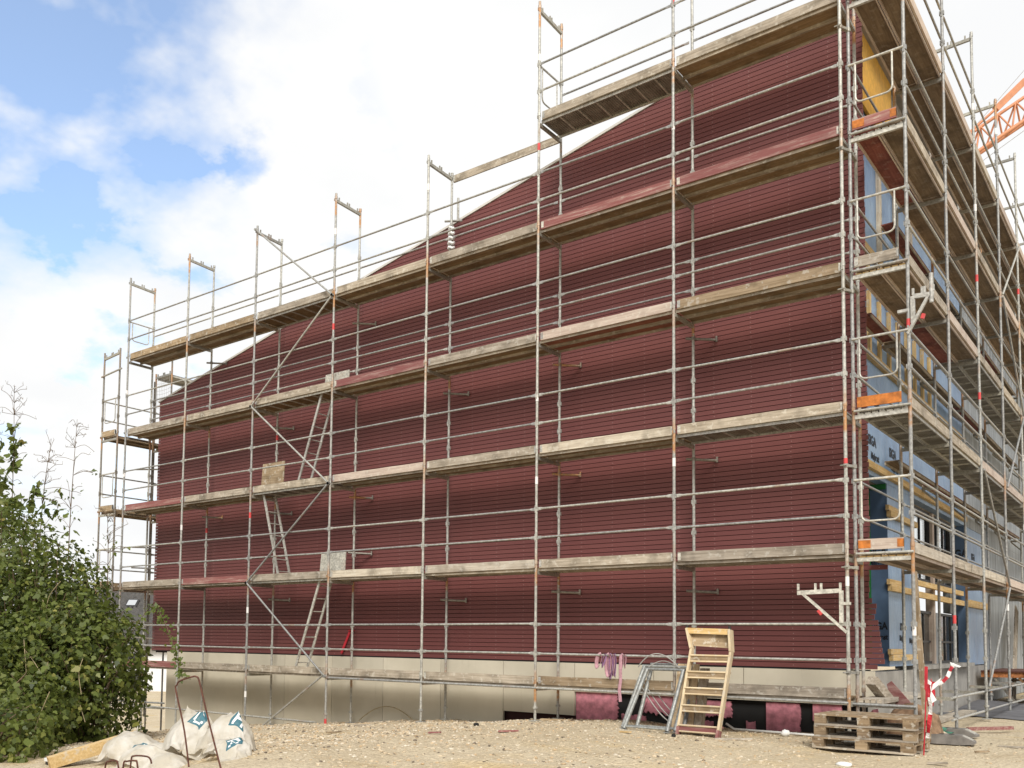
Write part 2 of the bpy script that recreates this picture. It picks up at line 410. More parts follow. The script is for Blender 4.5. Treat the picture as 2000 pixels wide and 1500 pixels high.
clear = wm('ADD', wm('MULTIPLY', big, wr(wm('ADD', wm('ADD', wm('MULTIPLY', wisp, .65), wm('MULTIPLY', fine, .35)), wm('MULTIPLY', big, .10)), .43, .68)), wm('MULTIPLY', left, wm('MULTIPLY', wr(fine, .51, .65), .6)))
clear = wm('ADD', clear, wm('MULTIPLY', wr(base, .60, .80), .25))
clear = wm('MINIMUM', clear, .86)
shade = wr(cn(3.3, 5, .5, 9.7), .35, .70)
cm = wn('ShaderNodeMix', data_type='RGBA'); nt.links.new(shade, cm.inputs[0]); cm.inputs[6].default_value = (7.0,7.05,7.1,1); cm.inputs[7].default_value = (7.8,7.75,7.6,1)
sm = wn('ShaderNodeMix', data_type='RGBA'); nt.links.new(clear, sm.inputs[0]); nt.links.new(cm.outputs[2], sm.inputs[6])
sg = wn('ShaderNodeMix', data_type='RGBA', blend_type='MULTIPLY'); sg.inputs[0].default_value = 1; nt.links.new(sky.outputs[0], sg.inputs[6]); sg.inputs[7].default_value = (1.8,1.92,1.98,1)
nt.links.new(sg.outputs[2], sm.inputs[7])
nt.links.new(sm.outputs[2], bg.inputs[0]); nt.links.new(bg.outputs[0], out.inputs[0])
S.view_settings.view_transform = 'Standard'; S.view_settings.look = 'None'; S.view_settings.exposure = .46; S.view_settings.gamma = 1
S.render.engine = 'CYCLES'
S.cycles.use_denoising = True
S.cycles.max_bounces = 6; S.cycles.diffuse_bounces = 3; S.cycles.glossy_bounces = 3; S.cycles.transparent_max_bounces = 6

# ------------------------------------------------------------------ ground
def sst(a, b, x):
    t = max(0, min(1, (x-a)/(b-a))); return t*t*(3-2*t)
def gz(x, y):
    z = -.62
    if x < .5: z += .078*(x-.5) if x > -9.5 else .078*(-10)
    if x < -9.5: z += .30*(max(x, -19)+9.5)
    d = math.hypot(x-1, y+4)
    k = 1-sst(14, 30, d)
    for a_, b_ in ((-.34, 2.6), (-.34, 4.2)):      # two shallow wheel ruts across the sand
        q = y-a_*x+b_+.35*math.sin(x*.6)
        z -= k*.030*math.exp(-(q/.20)**2)-k*.016*math.exp(-((abs(q)-.36)/.14)**2)
    z += k*(.045*noise.noise((x*.7, y*.7, 1.3)) + .028*noise.noise((x*1.9, y*1.9, 5.3)) + .012*noise.noise((x*5, y*5, 2.3)))
    z += .10*math.exp(-((x+4.5)/2.6)**2-((y+1.3)/1.1)**2)*.6
    z -= .20*math.exp(-((x+1.3)/1.7)**2-((y+7.3)/1.0)**2)
    z -= .05*sst(.4, .9, y)*(1-sst(3.5, 6, y))*(1 if -1 < x < 5.2 else 0)*.0
    return z
def axis(lo, hi, fine0, fine1, st):
    a = list(np.arange(fine0, fine1+1e-6, st)); s = st; v = fine0
    while v > lo: s *= 1.35; v -= s; a.insert(0, v)
    s = st; v = fine1
    while v < hi: s *= 1.35; v += s; a.append(v)
    return a
gx = axis(-900, 900, -16, 10, .16); gy = axis(-900, 900, -9, 3, .16)
mb = MB(); mb.v = [(x, y, gz(x, y)) for y in gy for x in gx]
nx = len(gx)
for j in range(len(gy)-1):
    for i in range(nx-1):
        mb.f.append((j*nx+i, j*nx+i+1, (j+1)*nx+i+1, (j+1)*nx+i)); mb.m.append(0); mb.s.append(True)
def m_ground():
    n = N('sandy_ground'); p = n.pos(); x, y, z = n.sep(p)
    f = n.noise(p, .55, 6, .6)
    c = n.mix(n.ramp(f, .35, .65), (.55,.455,.31), (.64,.55,.40))
    ochre = n.ramp(n.noise(n.map(p, (.5,.9,1)), .9, 4), .55, .68)
    c = n.mix(n.math('MULTIPLY', ochre, .55), c, (.58,.42,.19))
    v = n.n('ShaderNodeTexVoronoi', feature='F1'); n.l(p, v.inputs['Vector']); v.inputs['Scale'].default_value = 26
    vc = n.n('ShaderNodeTexVoronoi', feature='F1'); n.l(p, vc.inputs['Vector']); vc.inputs['Scale'].default_value = 60
    grit = n.ramp(n.noise(p, 16, 5, .7), .40, .62)
    sepc = n.n('ShaderNodeSeparateColor'); n.l(v.outputs['Color'], sepc.inputs[0])
    st = n.mix(sepc.outputs[0], (.34,.265,.18), (.72,.62,.48))
    stone = n.math('MULTIPLY', n.math('SUBTRACT', 1.0, n.ramp(v.outputs['Distance'], .34, .48)), n.ramp(sepc.outputs[1], .45, .5))
    gl = n.math('MULTIPLY', n.ramp(x, 3.2, -1.0), .8)
    c = n.mix(n.math('MULTIPLY', stone, n.math('ADD', gl, .15)), c, st)
    c = n.mix(n.math('MULTIPLY', n.math('SUBTRACT', 1.0, grit), .38), c, (.22,.165,.105))
    damp = n.ramp(n.noise(p, 1.4, 4), .60, .72)
    c = n.mix(n.math('MULTIPLY', damp, .42), c, (.33,.25,.155))
    h = n.math('ADD', n.math('MULTIPLY', v.outputs['Distance'], -.7), n.math('MULTIPLY', n.noise(p, 9, 6, .7), 1.2))
    n.bump(h, .9, .035)
    return n.done(c, .95, 0, .15)
gr = part('ground', mb, m_ground()); gr['kind'] = 'structure'

# gravel: small irregular stones lying on the mound (nobody could count them)
def stone_mesh(n, box, smin, smax, seed, dens=None):
    r = np.random.default_rng(seed); m = MB()
    ico = [(0,0,1),(.89,0,.45),(.28,.85,.45),(-.72,.53,.45),(-.72,-.53,.45),(.28,-.85,.45),(.72,.53,-.45),(-.28,.85,-.45),(-.89,0,-.45),(-.28,-.85,-.45),(.72,-.53,-.45),(0,0,-1)]
    fc = [(0,1,2),(0,2,3),(0,3,4),(0,4,5),(0,5,1),(1,6,2),(2,7,3),(3,8,4),(4,9,5),(5,10,1),(6,7,2),(7,8,3),(8,9,4),(9,10,5),(10,6,1),(11,7,6),(11,8,7),(11,9,8),(11,10,9),(11,6,10)]
    k = 0
    while k < n:
        x = r.uniform(box[0], box[1]); y = r.uniform(box[2], box[3])
        if dens and r.random() > dens(x, y): continue
        k += 1
        s = smin + (smax-smin)*r.random()**2.6
        a = r.uniform(0, 6.28); e = r.uniform(.6, 1.4, 3); ca, sa = math.cos(a), math.sin(a)
        z = gz(x, y); mi = int(r.integers(0, 4)) if r.random() < .9 else 4
        vs = []
        for px, py, pz in ico:
            j = 1 + r.uniform(-.22, .22)
            px *= s*e[0]*j; py *= s*e[1]*j; pz *= s*.55*e[2]*j
            vs.append((x+px*ca-py*sa, y+px*sa+py*ca, z+pz+s*.15))
        m.add(vs, fc, mi)
    return m
mstone = [m_plain('stone_tan', (.55,.445,.31), .9, 0, .2), m_plain('stone_pale', (.62,.55,.44), .9, 0, .2), m_plain('stone_ochre', (.49,.36,.22), .9, 0, .2),
          m_plain('stone_cream', (.56,.47,.34), .9, 0, .2), m_plain('stone_dark', (.17,.135,.10), .9, 0, .3)]
g1 = stone_mesh(30000, (-12, 5.2, -6.6, .95), .005, .027, 3, lambda x, y: (.25+.75*sst(2.5, -2.5, x)) if y < .3 else 1)
o = part('gravel', g1, mstone); o['kind'] = 'stuff'; o['label'] = 'loose pale gravel scattered over the sandy ground'; o['category'] = 'gravel'
g2 = stone_mesh(3500, (-1, 8.5, -5, 1.2), .004, .020, 9)
o = part('gravel', g2, mstone); o['kind'] = 'stuff'; o['label'] = 'sparse grit on the trodden sand by the pallets'; o['category'] = 'gravel'

# ------------------------------------------------------------------ the building
BX0, BX1, WY = -12.87, 5.2, 1.0
def roof_z(x): return 7.03 + .2115*(x-BX0)
B = thing('building', 'large unfinished building with dark red board gable, beige plinth and blue wrapped side', 'building', (-4, 10, -.6))
# wall core
mb = MB()
SX = 4.9
poly = [(-12.1, WY+.10, -3.2), (SX-.55, WY+.10, -3.2), (SX-.55, WY+.10, roof_z(SX-.55)-.25), (BX0+.03, WY+.10, roof_z(BX0+.03)-.25), (BX0+.03, WY+.10, .30), (-12.1, WY+.10, .30)]
mb.prism(poly, (0,0,0), (0,.30,0)); part('gable_wall', mb, M['dark_gap'], B)
mb = MB(); mb.box((BX0+.04, WY+.42, .3), (BX0+.34, 21.9, 6.75)); mb.box((-12.09, WY+.42, -3.2), (-11.8, 21.9, .2985)); part('end_wall', mb, M['concrete'], B)
# cladding: every board is real geometry, in one part
mb = MB(); pitch, bh = .0805, .0705
z = .36; rr = random.Random(5)
while z < roof_z(BX1)-.06:
    x0a = BX0 + rr.uniform(-.012, .004); x0b = x0a
    if z > roof_z(BX0): x0a = BX0 + (z-7.03)/.2115
    if z+bh > roof_z(BX0): x0b = max(x0a, BX0 + (z+bh-7.03)/.2115)
    xr = BX1 - .02 + rr.uniform(-.008, .008)
    k = int(round((z-.36)/pitch))
    low = {0:.06,1:.16,2:.15,3:.13,4:.12,5:.11,6:.10,7:.09,8:.08,9:.03,10:.05,11:.06,12:.0}
    if k in low: xr = 5.2 + low[k]
    if k == 18: xr = 5.42
    if 12 < k < 18: xr = 5.16 + rr.uniform(-.01, .01)
    y0, y1 = WY, WY+.022; t = .0015
    vs = [(x0a,y0,z+.0),(xr,y0,z+.0),(xr,y0+.0,z+bh-t),(x0b,y0,z+bh-t),(xr,y0+t,z+bh),(x0b,y0+t,z+bh),
          (x0a,y1,z+.0),(xr,y1,z+.0),(xr,y1,z+bh),(x0b,y1,z+bh)]
    mb.add(vs, [(0,1,2,3),(3,2,4,5),(5,4,8,9),(0,6,7,1),(1,7,8,4,2),(0,3,5,9,6),(6,9,8,7)])
    z += pitch
part('cladding', mb, M['clad'], B)
mb = MB(); mb.prism([(BX0+.05, WY+.03, .37), (BX1-.06, WY+.03, .37), (BX1-.06, WY+.03, roof_z(BX1-.06)-.05), (BX0+.05, WY+.03, roof_z(BX0)-.05)], (0,0,0), (0,.06,0))
part('ventilation_sheet', mb, M['dark_gap'], B)
# verge trim along the roof edge and the roof itself
mb = MB(); mb.obox((BX0-.04, WY+.03, roof_z(BX0-.04)+.03), (BX1+.1, WY+.03, roof_z(BX1+.1)+.03), .10, .045); part('verge_trim', mb, M['roof_edge'], B)
mb = MB(); mb.prism([(BX0-.05, WY+.09, roof_z(BX0-.05)-.2), (BX1+.1, WY+.09, roof_z(BX1+.1)-.2), (BX1+.1, WY+.09, roof_z(BX1+.1)+.02), (BX0-.05, WY+.09, roof_z(BX0-.05)+.02)], (0,0,0), (0,21,0))
part('roof', mb, M['concrete'], B)
mb = MB(); mb.box((BX0+.04, WY-.012, .334), (BX1-.05, WY+.08, .352)); part('gap_strip', mb, M['black'], B)  # black strip put in for the dark gap between cladding and plinth
# plinth boards
seams = [-12.15, -10.6, -9.02, -7.54, -5.99, -4.46, -2.9, -1.37, .19, 1.73, 3.28, 5.23]
for a, b in zip(seams[:-1], seams[1:]):
    mb = MB(); bot = -2.6 if b < -1.3 else (-.66 if b < .3 else -.172)
    if -1.5 < a < 0: bot = -.60
    zt = .332
    mb.box((a+.006, WY-.02, bot), (b-.006, WY+.035, zt)); part('plinth_panel', mb, M['plinth'], B)
mb = MB(); mb.box((-12.1, WY+.10, -3.2), (4.3, WY+.099, .3)); 
# foundation behind the missing plinth: black sealed wall and pink foam boards
mb = MB(); mb.box((.2, WY+.065, -1.0), (5.1, WY+.095, .32)); part('sealed_foundation', mb, M['black'], B)
def ragged(x0, x1, z0, z1, seed, amp=.05):
    r = random.Random(seed); pts = []
    def edge(ax, az, bx, bz, a):
        n = max(6, int(math.hypot(bx-ax, bz-az)/.022))
        for i in range(n):
            t = i/n; q = (ax+(bx-ax)*t, az+(bz-az)*t)
            d = a*(noise.noise((q[0]*7+seed, q[1]*7, seed*.7))*.8 + noise.noise((q[0]*26+seed, q[1]*26, seed*.7))*.7 + r.uniform(-.22,.22))
            L = math.hypot(bx-ax, bz-az); nxn, nzn = -(bz-az)/L, (bx-ax)/L
            pts.append((q[0]+nxn*d, q[1]+nzn*d))
    return edge, pts
for (x0, x1, z0, z1, am, sd) in [(.20,1.02,-.80,-.165,(0,.05,0,0),1), (1.5,2.05,-.50,-.18,(.08,.03,0,.06),2), (1.1,1.55,-.85,-.52,(0,.02,.05,.03),3), (2.05,2.5,-.9,-.17,(0,.03,0,0),4),
                             (2.55,3.06,-.47,-.21,(.06,.04,.02,.05),5), (3.3,3.44,-.9,-.5,(0,.01,.03,0),8), (3.62,4.14,-.85,-.19,(0,.03,0,0),6), (4.33,4.75,-.44,-.18,(0,.0,0,0),7), (2.4,2.75,-.9,-.55,(0,.02,.04,0),9)]:
    edge, pts = ragged(x0, x1, z0, z1, sd)
    edge(x0, z0, x1, z0, am[0]); edge(x1, z0, x1, z1, am[1]); edge(x1, z1, x0, z1, am[2]); edge(x0, z1, x0, z0, am[3])
    mb = MB(); mb.prism([(x, WY+.02, zz_) for x, zz_ in pts], (0,0,0), (0,.042,0)); part('foam_board', mb, M['pink_foam'], B)
# side wall (faces +X), with deep openings
def swall(y0, y1, z0, z1, mat='membrane', x=SX, d=.16, name='membrane_wall'):
    mb = MB(); mb.box((x-d, y0, z0), (x, y1, z1)); return part(name, mb, M[mat], B)
swall(1.12, 2.0, .36, 3.42); swall(3.22, 5.1, .36, 3.42); swall(1.12, 10.0, 3.424, 9.35)
swall(10.0, 12.4, .3, 3.42); swall(10.004, 22, 3.428, 10.0, 'panel_grey'); swall(12.404, 22, -.6, 3.424, 'panel_grey')
swall(1.12, 22, -1.0, .28, 'concrete', SX-.02, .3, 'side_plinth')
swall(5.1, 10, .284, .36, 'concrete', SX+.14, .5, 'window_sill')
# jambs of the openings, facing the camera; their shade is painted in as a darker blue
mb = MB(); mb.box((SX-.62, 3.198, .36), (SX+.001, 3.2185, 3.42)); jamb = part('opening_jamb', mb, M['membrane_shaded'], B)
mb = MB(); mb.box((SX-.30, 9.98, .36), (SX+.001, 9.9985, 3.42)); jamb2 = part('opening_jamb', mb, M['membrane_shaded'], B)
mb = MB(); mb.box((SX-.76, 1.15, 3.425), (SX-.162, 3.5, 3.50)); part('recess_soffit', mb, M['grey_y'], B)
mb = MB(); mb.box((SX-.50, 5.0, 3.403), (SX-.162, 10.05, 3.47)); part('recess_soffit', mb, M['grey_y'], B)
mb = MB(); mb.box((SX-.6, 3.175, 3.33), (SX-.01, 3.196, 3.42)); mb.box((SX-.30, 3.19, .5), (SX-.265, 3.196, 3.3)); part('sealing_tape', mb, M['green_tape'], B)
mb = MB(); mb.box((SX-.75, 1.2, .3), (SX-.63, 3.4, 3.42)); part('recess_wall', mb, M['membrane_shaded'], B)
mb = MB(); mb.box((5.03, 1.03, .5), (5.10, 1.09, 3.3)); mb.box((5.04, 1.03, 3.6), (5.09, 1.08, 6)); part('corner_tape', mb, M['green_tape'], B)
# windows of the long opening: two storeys of glazing set back from the wall face
def window(y0, y1, z0, z1, glass, bars_y, bars_z, fm='frame_dark', xg=SX-.22):
    mb = MB(); w = .05
    mb.box((xg-.03, y0, z0), (xg+.05, y0+w, z1)); mb.box((xg-.03, y1-w, z0), (xg+.05, y1, z1))
    mb.box((xg-.03, y0+w, z0), (xg+.05, y1-w, z0+w)); mb.box((xg-.03, y0+w, z1-w), (xg+.05, y1-w, z1))
    for b in bars_y: mb.box((xg-.01, b-.02, z0+w), (xg+.03, b+.02, z1-w))
    for b in bars_z: mb.box((xg-.012, y0+w, b-.02), (xg+.034, y1-w, b+.02))
    f = part('window', mb, M[fm], B)
    g = MB(); g.box((xg, y0+w, z0+w), (xg+.008, y1-w, z1-w)); part('pane', g, M[glass], f)
XG = SX-.22
window(5.12, 7.25, 1.98, 3.40, 'clear_glass', [5.8, 6.5], [2.7], xg=XG); window(7.42, 9.3, 1.98, 3.40, 'clear_glass', [8.0, 8.65], [2.7], xg=XG)
window(5.12, 7.6, .36, 1.40, 'glass_dark', [5.9, 6.7], [.8], xg=XG); window(8.1, 9.98, .36, 1.40, 'glass_dark', [8.7, 9.3], [.8], xg=XG)
mb = MB(); mb.box((XG-.05, 7.255, .36), (XG+.10, 7.415, 3.4)); part('window_post', mb, M['pink_z'], B)
mb = MB(); mb.box((XG-.12, 9.305, 1.44), (XG+.02, 9.99, 3.4)); part('infill_panel', mb, M['panel_grey'], B)
mb = MB(); mb.box((XG-.10, 7.605, .36), (XG+.03, 8.095, 1.4)); part('infill_panel', mb, M['panel_grey'], B)
mb = MB(); mb.box((SX-3.5, 5.1, .3), (SX-3.4, 10, 3.4)); part('inner_partition', mb, M['concrete'], B)
# battens
def batten(y0, y1, z0, h=.10, x0=SX+.002, d=.07, ax='y', wood='timber_'):
    mb = MB(); mb.box((x0, y0, z0), (x0+d, y1, z0+h)); part('batten', mb, M[wood+ax], B)
for z0 in (1.62, 2.86, .46):
    batten(3.16, 5.08, z0, .10); batten(3.10, 3.9, z0+.104, .09, SX+.002, .05)
batten(5.12, 10.0, 1.62, .11, SX-.1); batten(5.12, 9.9, 1.84, .10, SX-.1); batten(10.02, 12.3, 1.60, .16)
batten(10.6, 12.2, 2.4, .11); batten(1.2, 9.9, 3.50, .11); batten(1.2, 9.9, 5.28, .11); batten(1.2, 8, 7.0, .11)
for i in range(9): batten(1.5+i*.62, 1.60+i*.62, 5.40, 1.0, SX+.002, .05, 'z')
for i in range(8): batten(1.45+i*.62, 1.55+i*.62, 6.45, .52, SX+.002, .05, 'z')
for i in range(4): batten(1.7+i*1.1, 1.83+i*1.1, 7.12, 2.2, SX+.002, .06, 'z', 'pale_')
mb = MB(); mb.box((SX+.004, 1.30, 9.40), (SX+.05, 3.75, 10.66)); mb.box((SX+.052, 1.55, 9.42), (SX+.085, 1.72, 10.1)); part('plywood_panel', mb, M['osb'], B)
mb = MB(); mb.box((SX+.004, 3.76, 9.36), (SX+.03, 12, 10.5)); part('eaves_board', mb, M['grey_y'], B)
# printed words on the membrane
def lettering(word, origin, xdir, size, parent, mat='letter', sq=1.0, right=None):
    cu = bpy.data.curves.new('lettering', 'FONT'); cu.body = word; cu.size = size; cu.extrude = .002; cu.offset = size*.035
    ob = bpy.data.objects.new('tmp', cu); COL.objects.link(ob)
    me = bpy.data.meshes.new_from_object(ob.evaluated_get(bpy.context.evaluated_depsgraph_get()))
    bpy.data.objects.remove(ob)
    xd = Vector(xdir); up = Vector((0,0,1)); nn = xd.cross(up)
    off = root(parent).location
    if right is not None: origin = (right - sq*max(v.co.x for v in me.vertices), origin[1], origin[2])
    me.transform(Matrix.Diagonal((sq,1,1,1)))
    me.transform(Matrix(((xd.x, up.x, nn.x, origin[0]-off.x), (xd.y, up.y, nn.y, origin[1]-off.y), (xd.z, up.z, nn.z, origin[2]-off.z), (0,0,0,1))))
    me.materials.clear(); me.materials.append(M[mat])
    o = bpy.data.objects.new('lettering', me); COL.objects.link(o); o.parent = parent
    return o
JY = 3.1955
for zt_ in (.98, 2.24):
    lettering('SIGA', (0, JY, zt_), (1,0,0), .165, jamb, sq=.78, right=4.885); lettering('Majvest', (0, JY, zt_-.17), (1,0,0), .125, jamb, sq=.74, right=4.885)
lettering('SIGA', (4.5, 9.977, 2.72), (1,0,0), .24, jamb2, sq=.75, right=4.95); lettering('Majvest', (4.5, 9.977, 2.47), (1,0,0), .16, jamb2, sq=.8)
lettering('SIGA', (SX+.003, 3.95, .98), (0,1,0), .17, B); lettering('SIGA', (SX+.003, 4.75, .98), (0,1,0), .17, B)
lettering('Majvest', (SX+.003, 3.9, .80), (0,1,0), .13, B); lettering('Majvest', (SX+.003, 4.6, .76), (0,1,0), .13, B)
lettering('SIGA', (SX+.003, 2.1, 3.92), (0,1,0), .22, B); lettering('Majvest', (SX+.003, 2.25, 3.70), (0,1,0), .16, B)
lettering('SIGA', (SX+.003, 3.4, 3.92), (0,1,0), .22, B); lettering('Majvest', (SX+.003, 3.5, 3.70), (0,1,0), .16, B)
lettering('SIGA', (SX+.003, 10.7, 2.72), (0,1,0), .2, B); lettering('SIGA', (SX+.003, 2.4, 4.6), (0,1,0), .2, B)
# a loose red strip of board leaning on the gable
mb = MB(); mb.obox((-5.66, .93, .40), (-5.44, .975, .90), .055, .02, (0,1,0)); mb.box((-5.47, .93, .89), (-5.30, .97, .905))
solo('cladding_offcut', mb, M['red_vinyl'], 'bright red narrow board offcut leaning askew against the dark red gable', 'board', (-5.55, .95, .4))

# ------------------------------------------------------------------ scaffolds
BAY = 2.57
XS = [(i-5)*BAY for i in range(8)]
R_ = .0242
def post_mesh(x, y, z0, z1, levels=()):
    mb = MB(); mb.tube((x,y,z0), (x,y,z1), R_, 10)
    mb.tube((x,y,z1-.16), (x,y,z1), .019, 8)
    for L in levels:
        mb.tube((x,y,L+.04), (x,y,L+.10), .030, 10)
        mb.box((x-.008, y-.055, L-.02), (x+.008, y-.024, L+.03))
        for h in (.5, 1.0):
            if L+h < z1-.3: mb.box((x-.036, y-.020, L+h-.035), (x+.036, y+.020, L+h+.03)); mb.box((x-.012, y-.034, L+h-.07), (x+.012, y-.0205, L+h+.06))
    return mb
def rail(a, b, parent, name='guardrail', r=.0185, mat='steel'):
    a = Vector(a); b = Vector(b); d = (b-a).normalized(); mb = MB()
    a2 = a + d*.04; b2 = b - d*.04
    mb.tube(a2 + d*.10, b2 - d*.10, r, 8)
    side = d.cross(Vector((0,0,1))).normalized(); up = side.cross(d)
    for p, q in ((a2, a2+d*.10), (b2, b2-d*.10)):      # flattened ends
        e = (q-p).normalized(); vs = []
        for c, w, h in ((p, .005, .026), (p+e*.05, .006, .026), (q, r*.9, r*.9)):
            for k in range(8):
                t = 2*PI*k/8; vs.append(c + side*(math.cos(t)*w) + up*(math.sin(t)*h))
        mb.add(vs, [(i*8+k, i*8+(k+1) % 8, (i+1)*8+(k+1) % 8, (i+1)*8+k) for i in range(2) for k in range(8)] + [tuple(range(8))], 0, False)
    return part(name, mb, M[mat], parent)
def tag_band(x, y, z, h, parent, mat):
    mb = MB(); mb.tube((x,y,z), (x,y,z+h), R_+.0025, 10); part('sticker', mb, M[mat], parent)
def transom(a, b, parent, pins=False, mat='transom'):
    mb = MB(); mb.obox(a, b, .045, .055)
    if pins:
        A = Vector(a); D = Vector(b)-A
        for t in (.12, .46, .54, .88): p = A + D*t; mb.box((p.x-.012, p.y-.012, p.z+.027), (p.x+.012, p.y+.012, p.z+.10))
    return part('transom', mb, M[mat], parent)
def toe(a, b, parent, mat, orange=None, name='toe_board'):
    """a board on edge from a to b (bottom line), with a steel fitting at each end"""
    a = Vector(a); b = Vector(b); d = (b-a).normalized(); c = Vector((0,0,.078)); mb = MB()
    n = 8; rr_ = random.Random(hash((round(a.x,2), round(a.y,2), round(a.z,2))) & 0xffff); side = d.cross(Vector((0,0,1))); pv = []
    for i in range(n+1):
        p = a + (b-a)*(i/n); t = .150 + rr_.uniform(-.004, .002); lo = rr_.uniform(0, .003)
        for s_, h_ in ((-.015, lo), (.015, lo), (.015, t), (-.015, t)): pv.append(p + side*s_ + Vector((0,0,h_)))
    fs = [(0,1,2,3), tuple(n*4+k for k in (3,2,1,0))]
    for i in range(n):
        for k in range(4): fs.append((i*4+k, i*4+(k+1) % 4, (i+1)*4+(k+1) % 4, (i+1)*4+k))
    mb.add(pv, fs)
    o = part(name, mb, M[mat], parent)
    ln = .05 if not orange else .16
    for p, q in ((a+c, a+d*ln+c), (b-d*ln*.5+c, b+c)):
        e = MB(); e.obox(p, q, .038, .11); part('end_fitting', e, M['orange_steel' if orange else 'steel_light'], o)
    return o
def plank(x0, x1, y0, y1, z, parent, mat, along='x', edge='grey', ribs=False):
    mb = MB(); mb.box((x0, y0, z-.022), (x1, y1, z))
    if along == 'x':
        for ya, yb in ((y0, y0+.02), (y1-.02, y1)): mb.box((x0, ya, z-.062), (x1, yb, z-.0225), 1)
        if ribs:
            for k in range(1, 7): xx = x0+(x1-x0)*k/7; mb.box((xx-.012, y0+.021, z-.05), (xx+.012, y1-.021, z-.0225), 1)
            for k in range(1, 60): xx = x0+(x1-x0)*k/60; mb.box((xx-.006, y0+.021, z-.030), (xx+.006, y1-.021, z-.0222))
    else:
        for xa, xb in ((x0, x0+.02), (x1-.02, x1)): mb.box((xa, y0, z-.062), (xb, y1, z-.0225), 1)
        if ribs:
            for k in range(1, 11): xx = x0+(x1-x0)*k/11; mb.box((xx-.006, y0, z-.036), (xx+.006, y1, z-.0222))
            for k in range(1, 5): yy = y0+(y1-y0)*k/5; mb.box((x0+.021, yy-.015, z-.06), (x1-.021, yy+.015, z-.0365), 1)
    return part('deck_plank', mb, [M[mat], M[edge]], parent)
def u_guard(p0, p1, ztop, zlow, parent):
    """end guard: a rail between two posts with a bent loop hanging under it"""
    p0 = Vector(p0); p1 = Vector(p1); d = p1-p0; mb = MB()
    mb.tube(p0+Vector((0,0,ztop)), p1+Vector((0,0,ztop)), .0185, 8)
    a = p0+d*.13; b = p0+d*.80; pts = [a+Vector((0,0,ztop))]
    for t in (0, 30, 60, 90): pts.append(a + Vector((0,0,zlow+.08)) + (d.normalized()*(.08*(1-math.cos(math.radians(t)))) - Vector((0,0,.08*math.sin(math.radians(t))))))
    for t in (90, 60, 30, 0): pts.append(b + Vector((0,0,zlow+.08)) - (d.normalized()*(.08*(1-math.cos(math.radians(t)))) + Vector((0,0,.08*math.sin(math.radians(t))))))
    pts.append(b+Vector((0,0,ztop))); mb.path(pts, .014, 8); return part('end_guard', mb, M['steel_light'], parent)

G = thing('scaffold', 'tall steel scaffold of plank decks standing along the dark red gable', 'scaffold', (-3.8, 0, -.6))
def gfoot(x): return gz(x, 0)+.02
LV = [0, 2, 4, 6, 8, 10]
top = [10.16]*5 + [12.17]*3; itop = [10.1]*5 + [12.15]*3
rs = random.Random(3)
for i, x in enumerate(XS):
    lev = LV if i < 5 else LV + [12]
    dx = 0
    for y, tp, mt in ((0, top[i], 'post'), (.73, itop[i], 'post')):
        zf = gfoot(x) if y == 0 else gz(x, .73)+.02
        p = part('standard', post_mesh(x, y, zf+.02, tp, [L for L in lev if L < tp]), M[mt], G)
        mb = MB(); mb.box((x-.075, y-.075, zf-.012), (x+.075, y+.075, zf)); mb.tube((x,y,zf), (x,y,zf+.30), .019, 8); mb.tube((x,y,zf+.20), (x,y,zf+.235), .045, 8)
        part('base_jack', mb, M['steel'], G)
        if y == 0:
            for L in range(-1, int(tp), 2):
                if rs.random() < .42: tag_band(x, y, L+.15+rs.uniform(-.3,.4), .13, p, 'red_tag' if rs.random() < .55 else 'white_tag')
        elif rs.random() < .6: tag_band(x, y, rs.choice([1,5,3])+.3, .12, p, 'red_tag')
    for L in lev:
        if L == max(lev): transom((x,0,L), (x,.73,L-.03), G, True)
        else: transom((x,.024,L-.108), (x,.71,L-.108), G)
toe_m = {0:['red','grey','grey','grey','grey','brown','grey'], 2:['grey','red','grey','pale','pale','grey','grey'], 4:['red','grey','grey','pink','grey','pale','grey'],
         6:['grey','grey','grey','red','grey','pink','brown'], 8:['brown','brown','grey','grey','grey','red','red'], 10:[None]*5+['grey','grey']}
for L in LV:
    for b in range(7):
        if L == 10 and b < 5: continue
        x0, x1 = XS[b]+.03, XS[b+1]-.03
        alu = (b == 2 and L > 0) or (L == 10 and b == 5) or (L == 4 and b == 6)
        if alu: plank(x0-.02, x1+.02, .06, .67, L-.012, G, 'alu' if L in (10, 4) else 'ply_x', 'x', 'steel_light', True)
        else:
            mt = 'ply_red' if (L == 6 and b == 5) else 'ply_x'
            plank(x0-.02, x1+.02, .05, .365, L-.012+rs.uniform(-.004,.004), G, mt, 'x', 'grey_x'); plank(x0-.02, x1+.02, .378, .69, L-.012+rs.uniform(-.004,.004), G, mt, 'x', 'grey_x')
        toe((x0+.02, .033, L-.03), (x1-.01, .033, L-.03+rs.uniform(-.004,.004)), G, toe_m[L][b]+'_x')
        for h in (.5, 1.0): rail((x0-.03, 0, L+h), (x1+.03, 0, L+h+rs.uniform(-.012,.012)), G)
        if L == 6:
            for h in (.5, 1.0): rail((x0-.03, .70, L+h), (x1+.03, .70, L+h), G, 'inner_guardrail')
        if L in (8, 10): rail((x0-.03, .70, L+.75), (x1+.03, .70, L+.75), G, 'inner_guardrail')
        if L == 0 and b >= 3:
            mb = MB(); mb.tube((x0-.03, -.01, -.085), (x1+.03, -.01, -.085), .021, 8); part('ledger', mb, M['steel'], G)
mb = MB(); mb.tube((XS[0], .0, -1.0), (XS[3]-.3, -.0, -1.02), .021, 8); part('ledger', mb, M['steel'], G)
u_guard((XS[0],0,8), (XS[0],.73,8), .98, .50, G); u_guard((XS[5],0,10), (XS[5],.73,10), .98, .35, G)
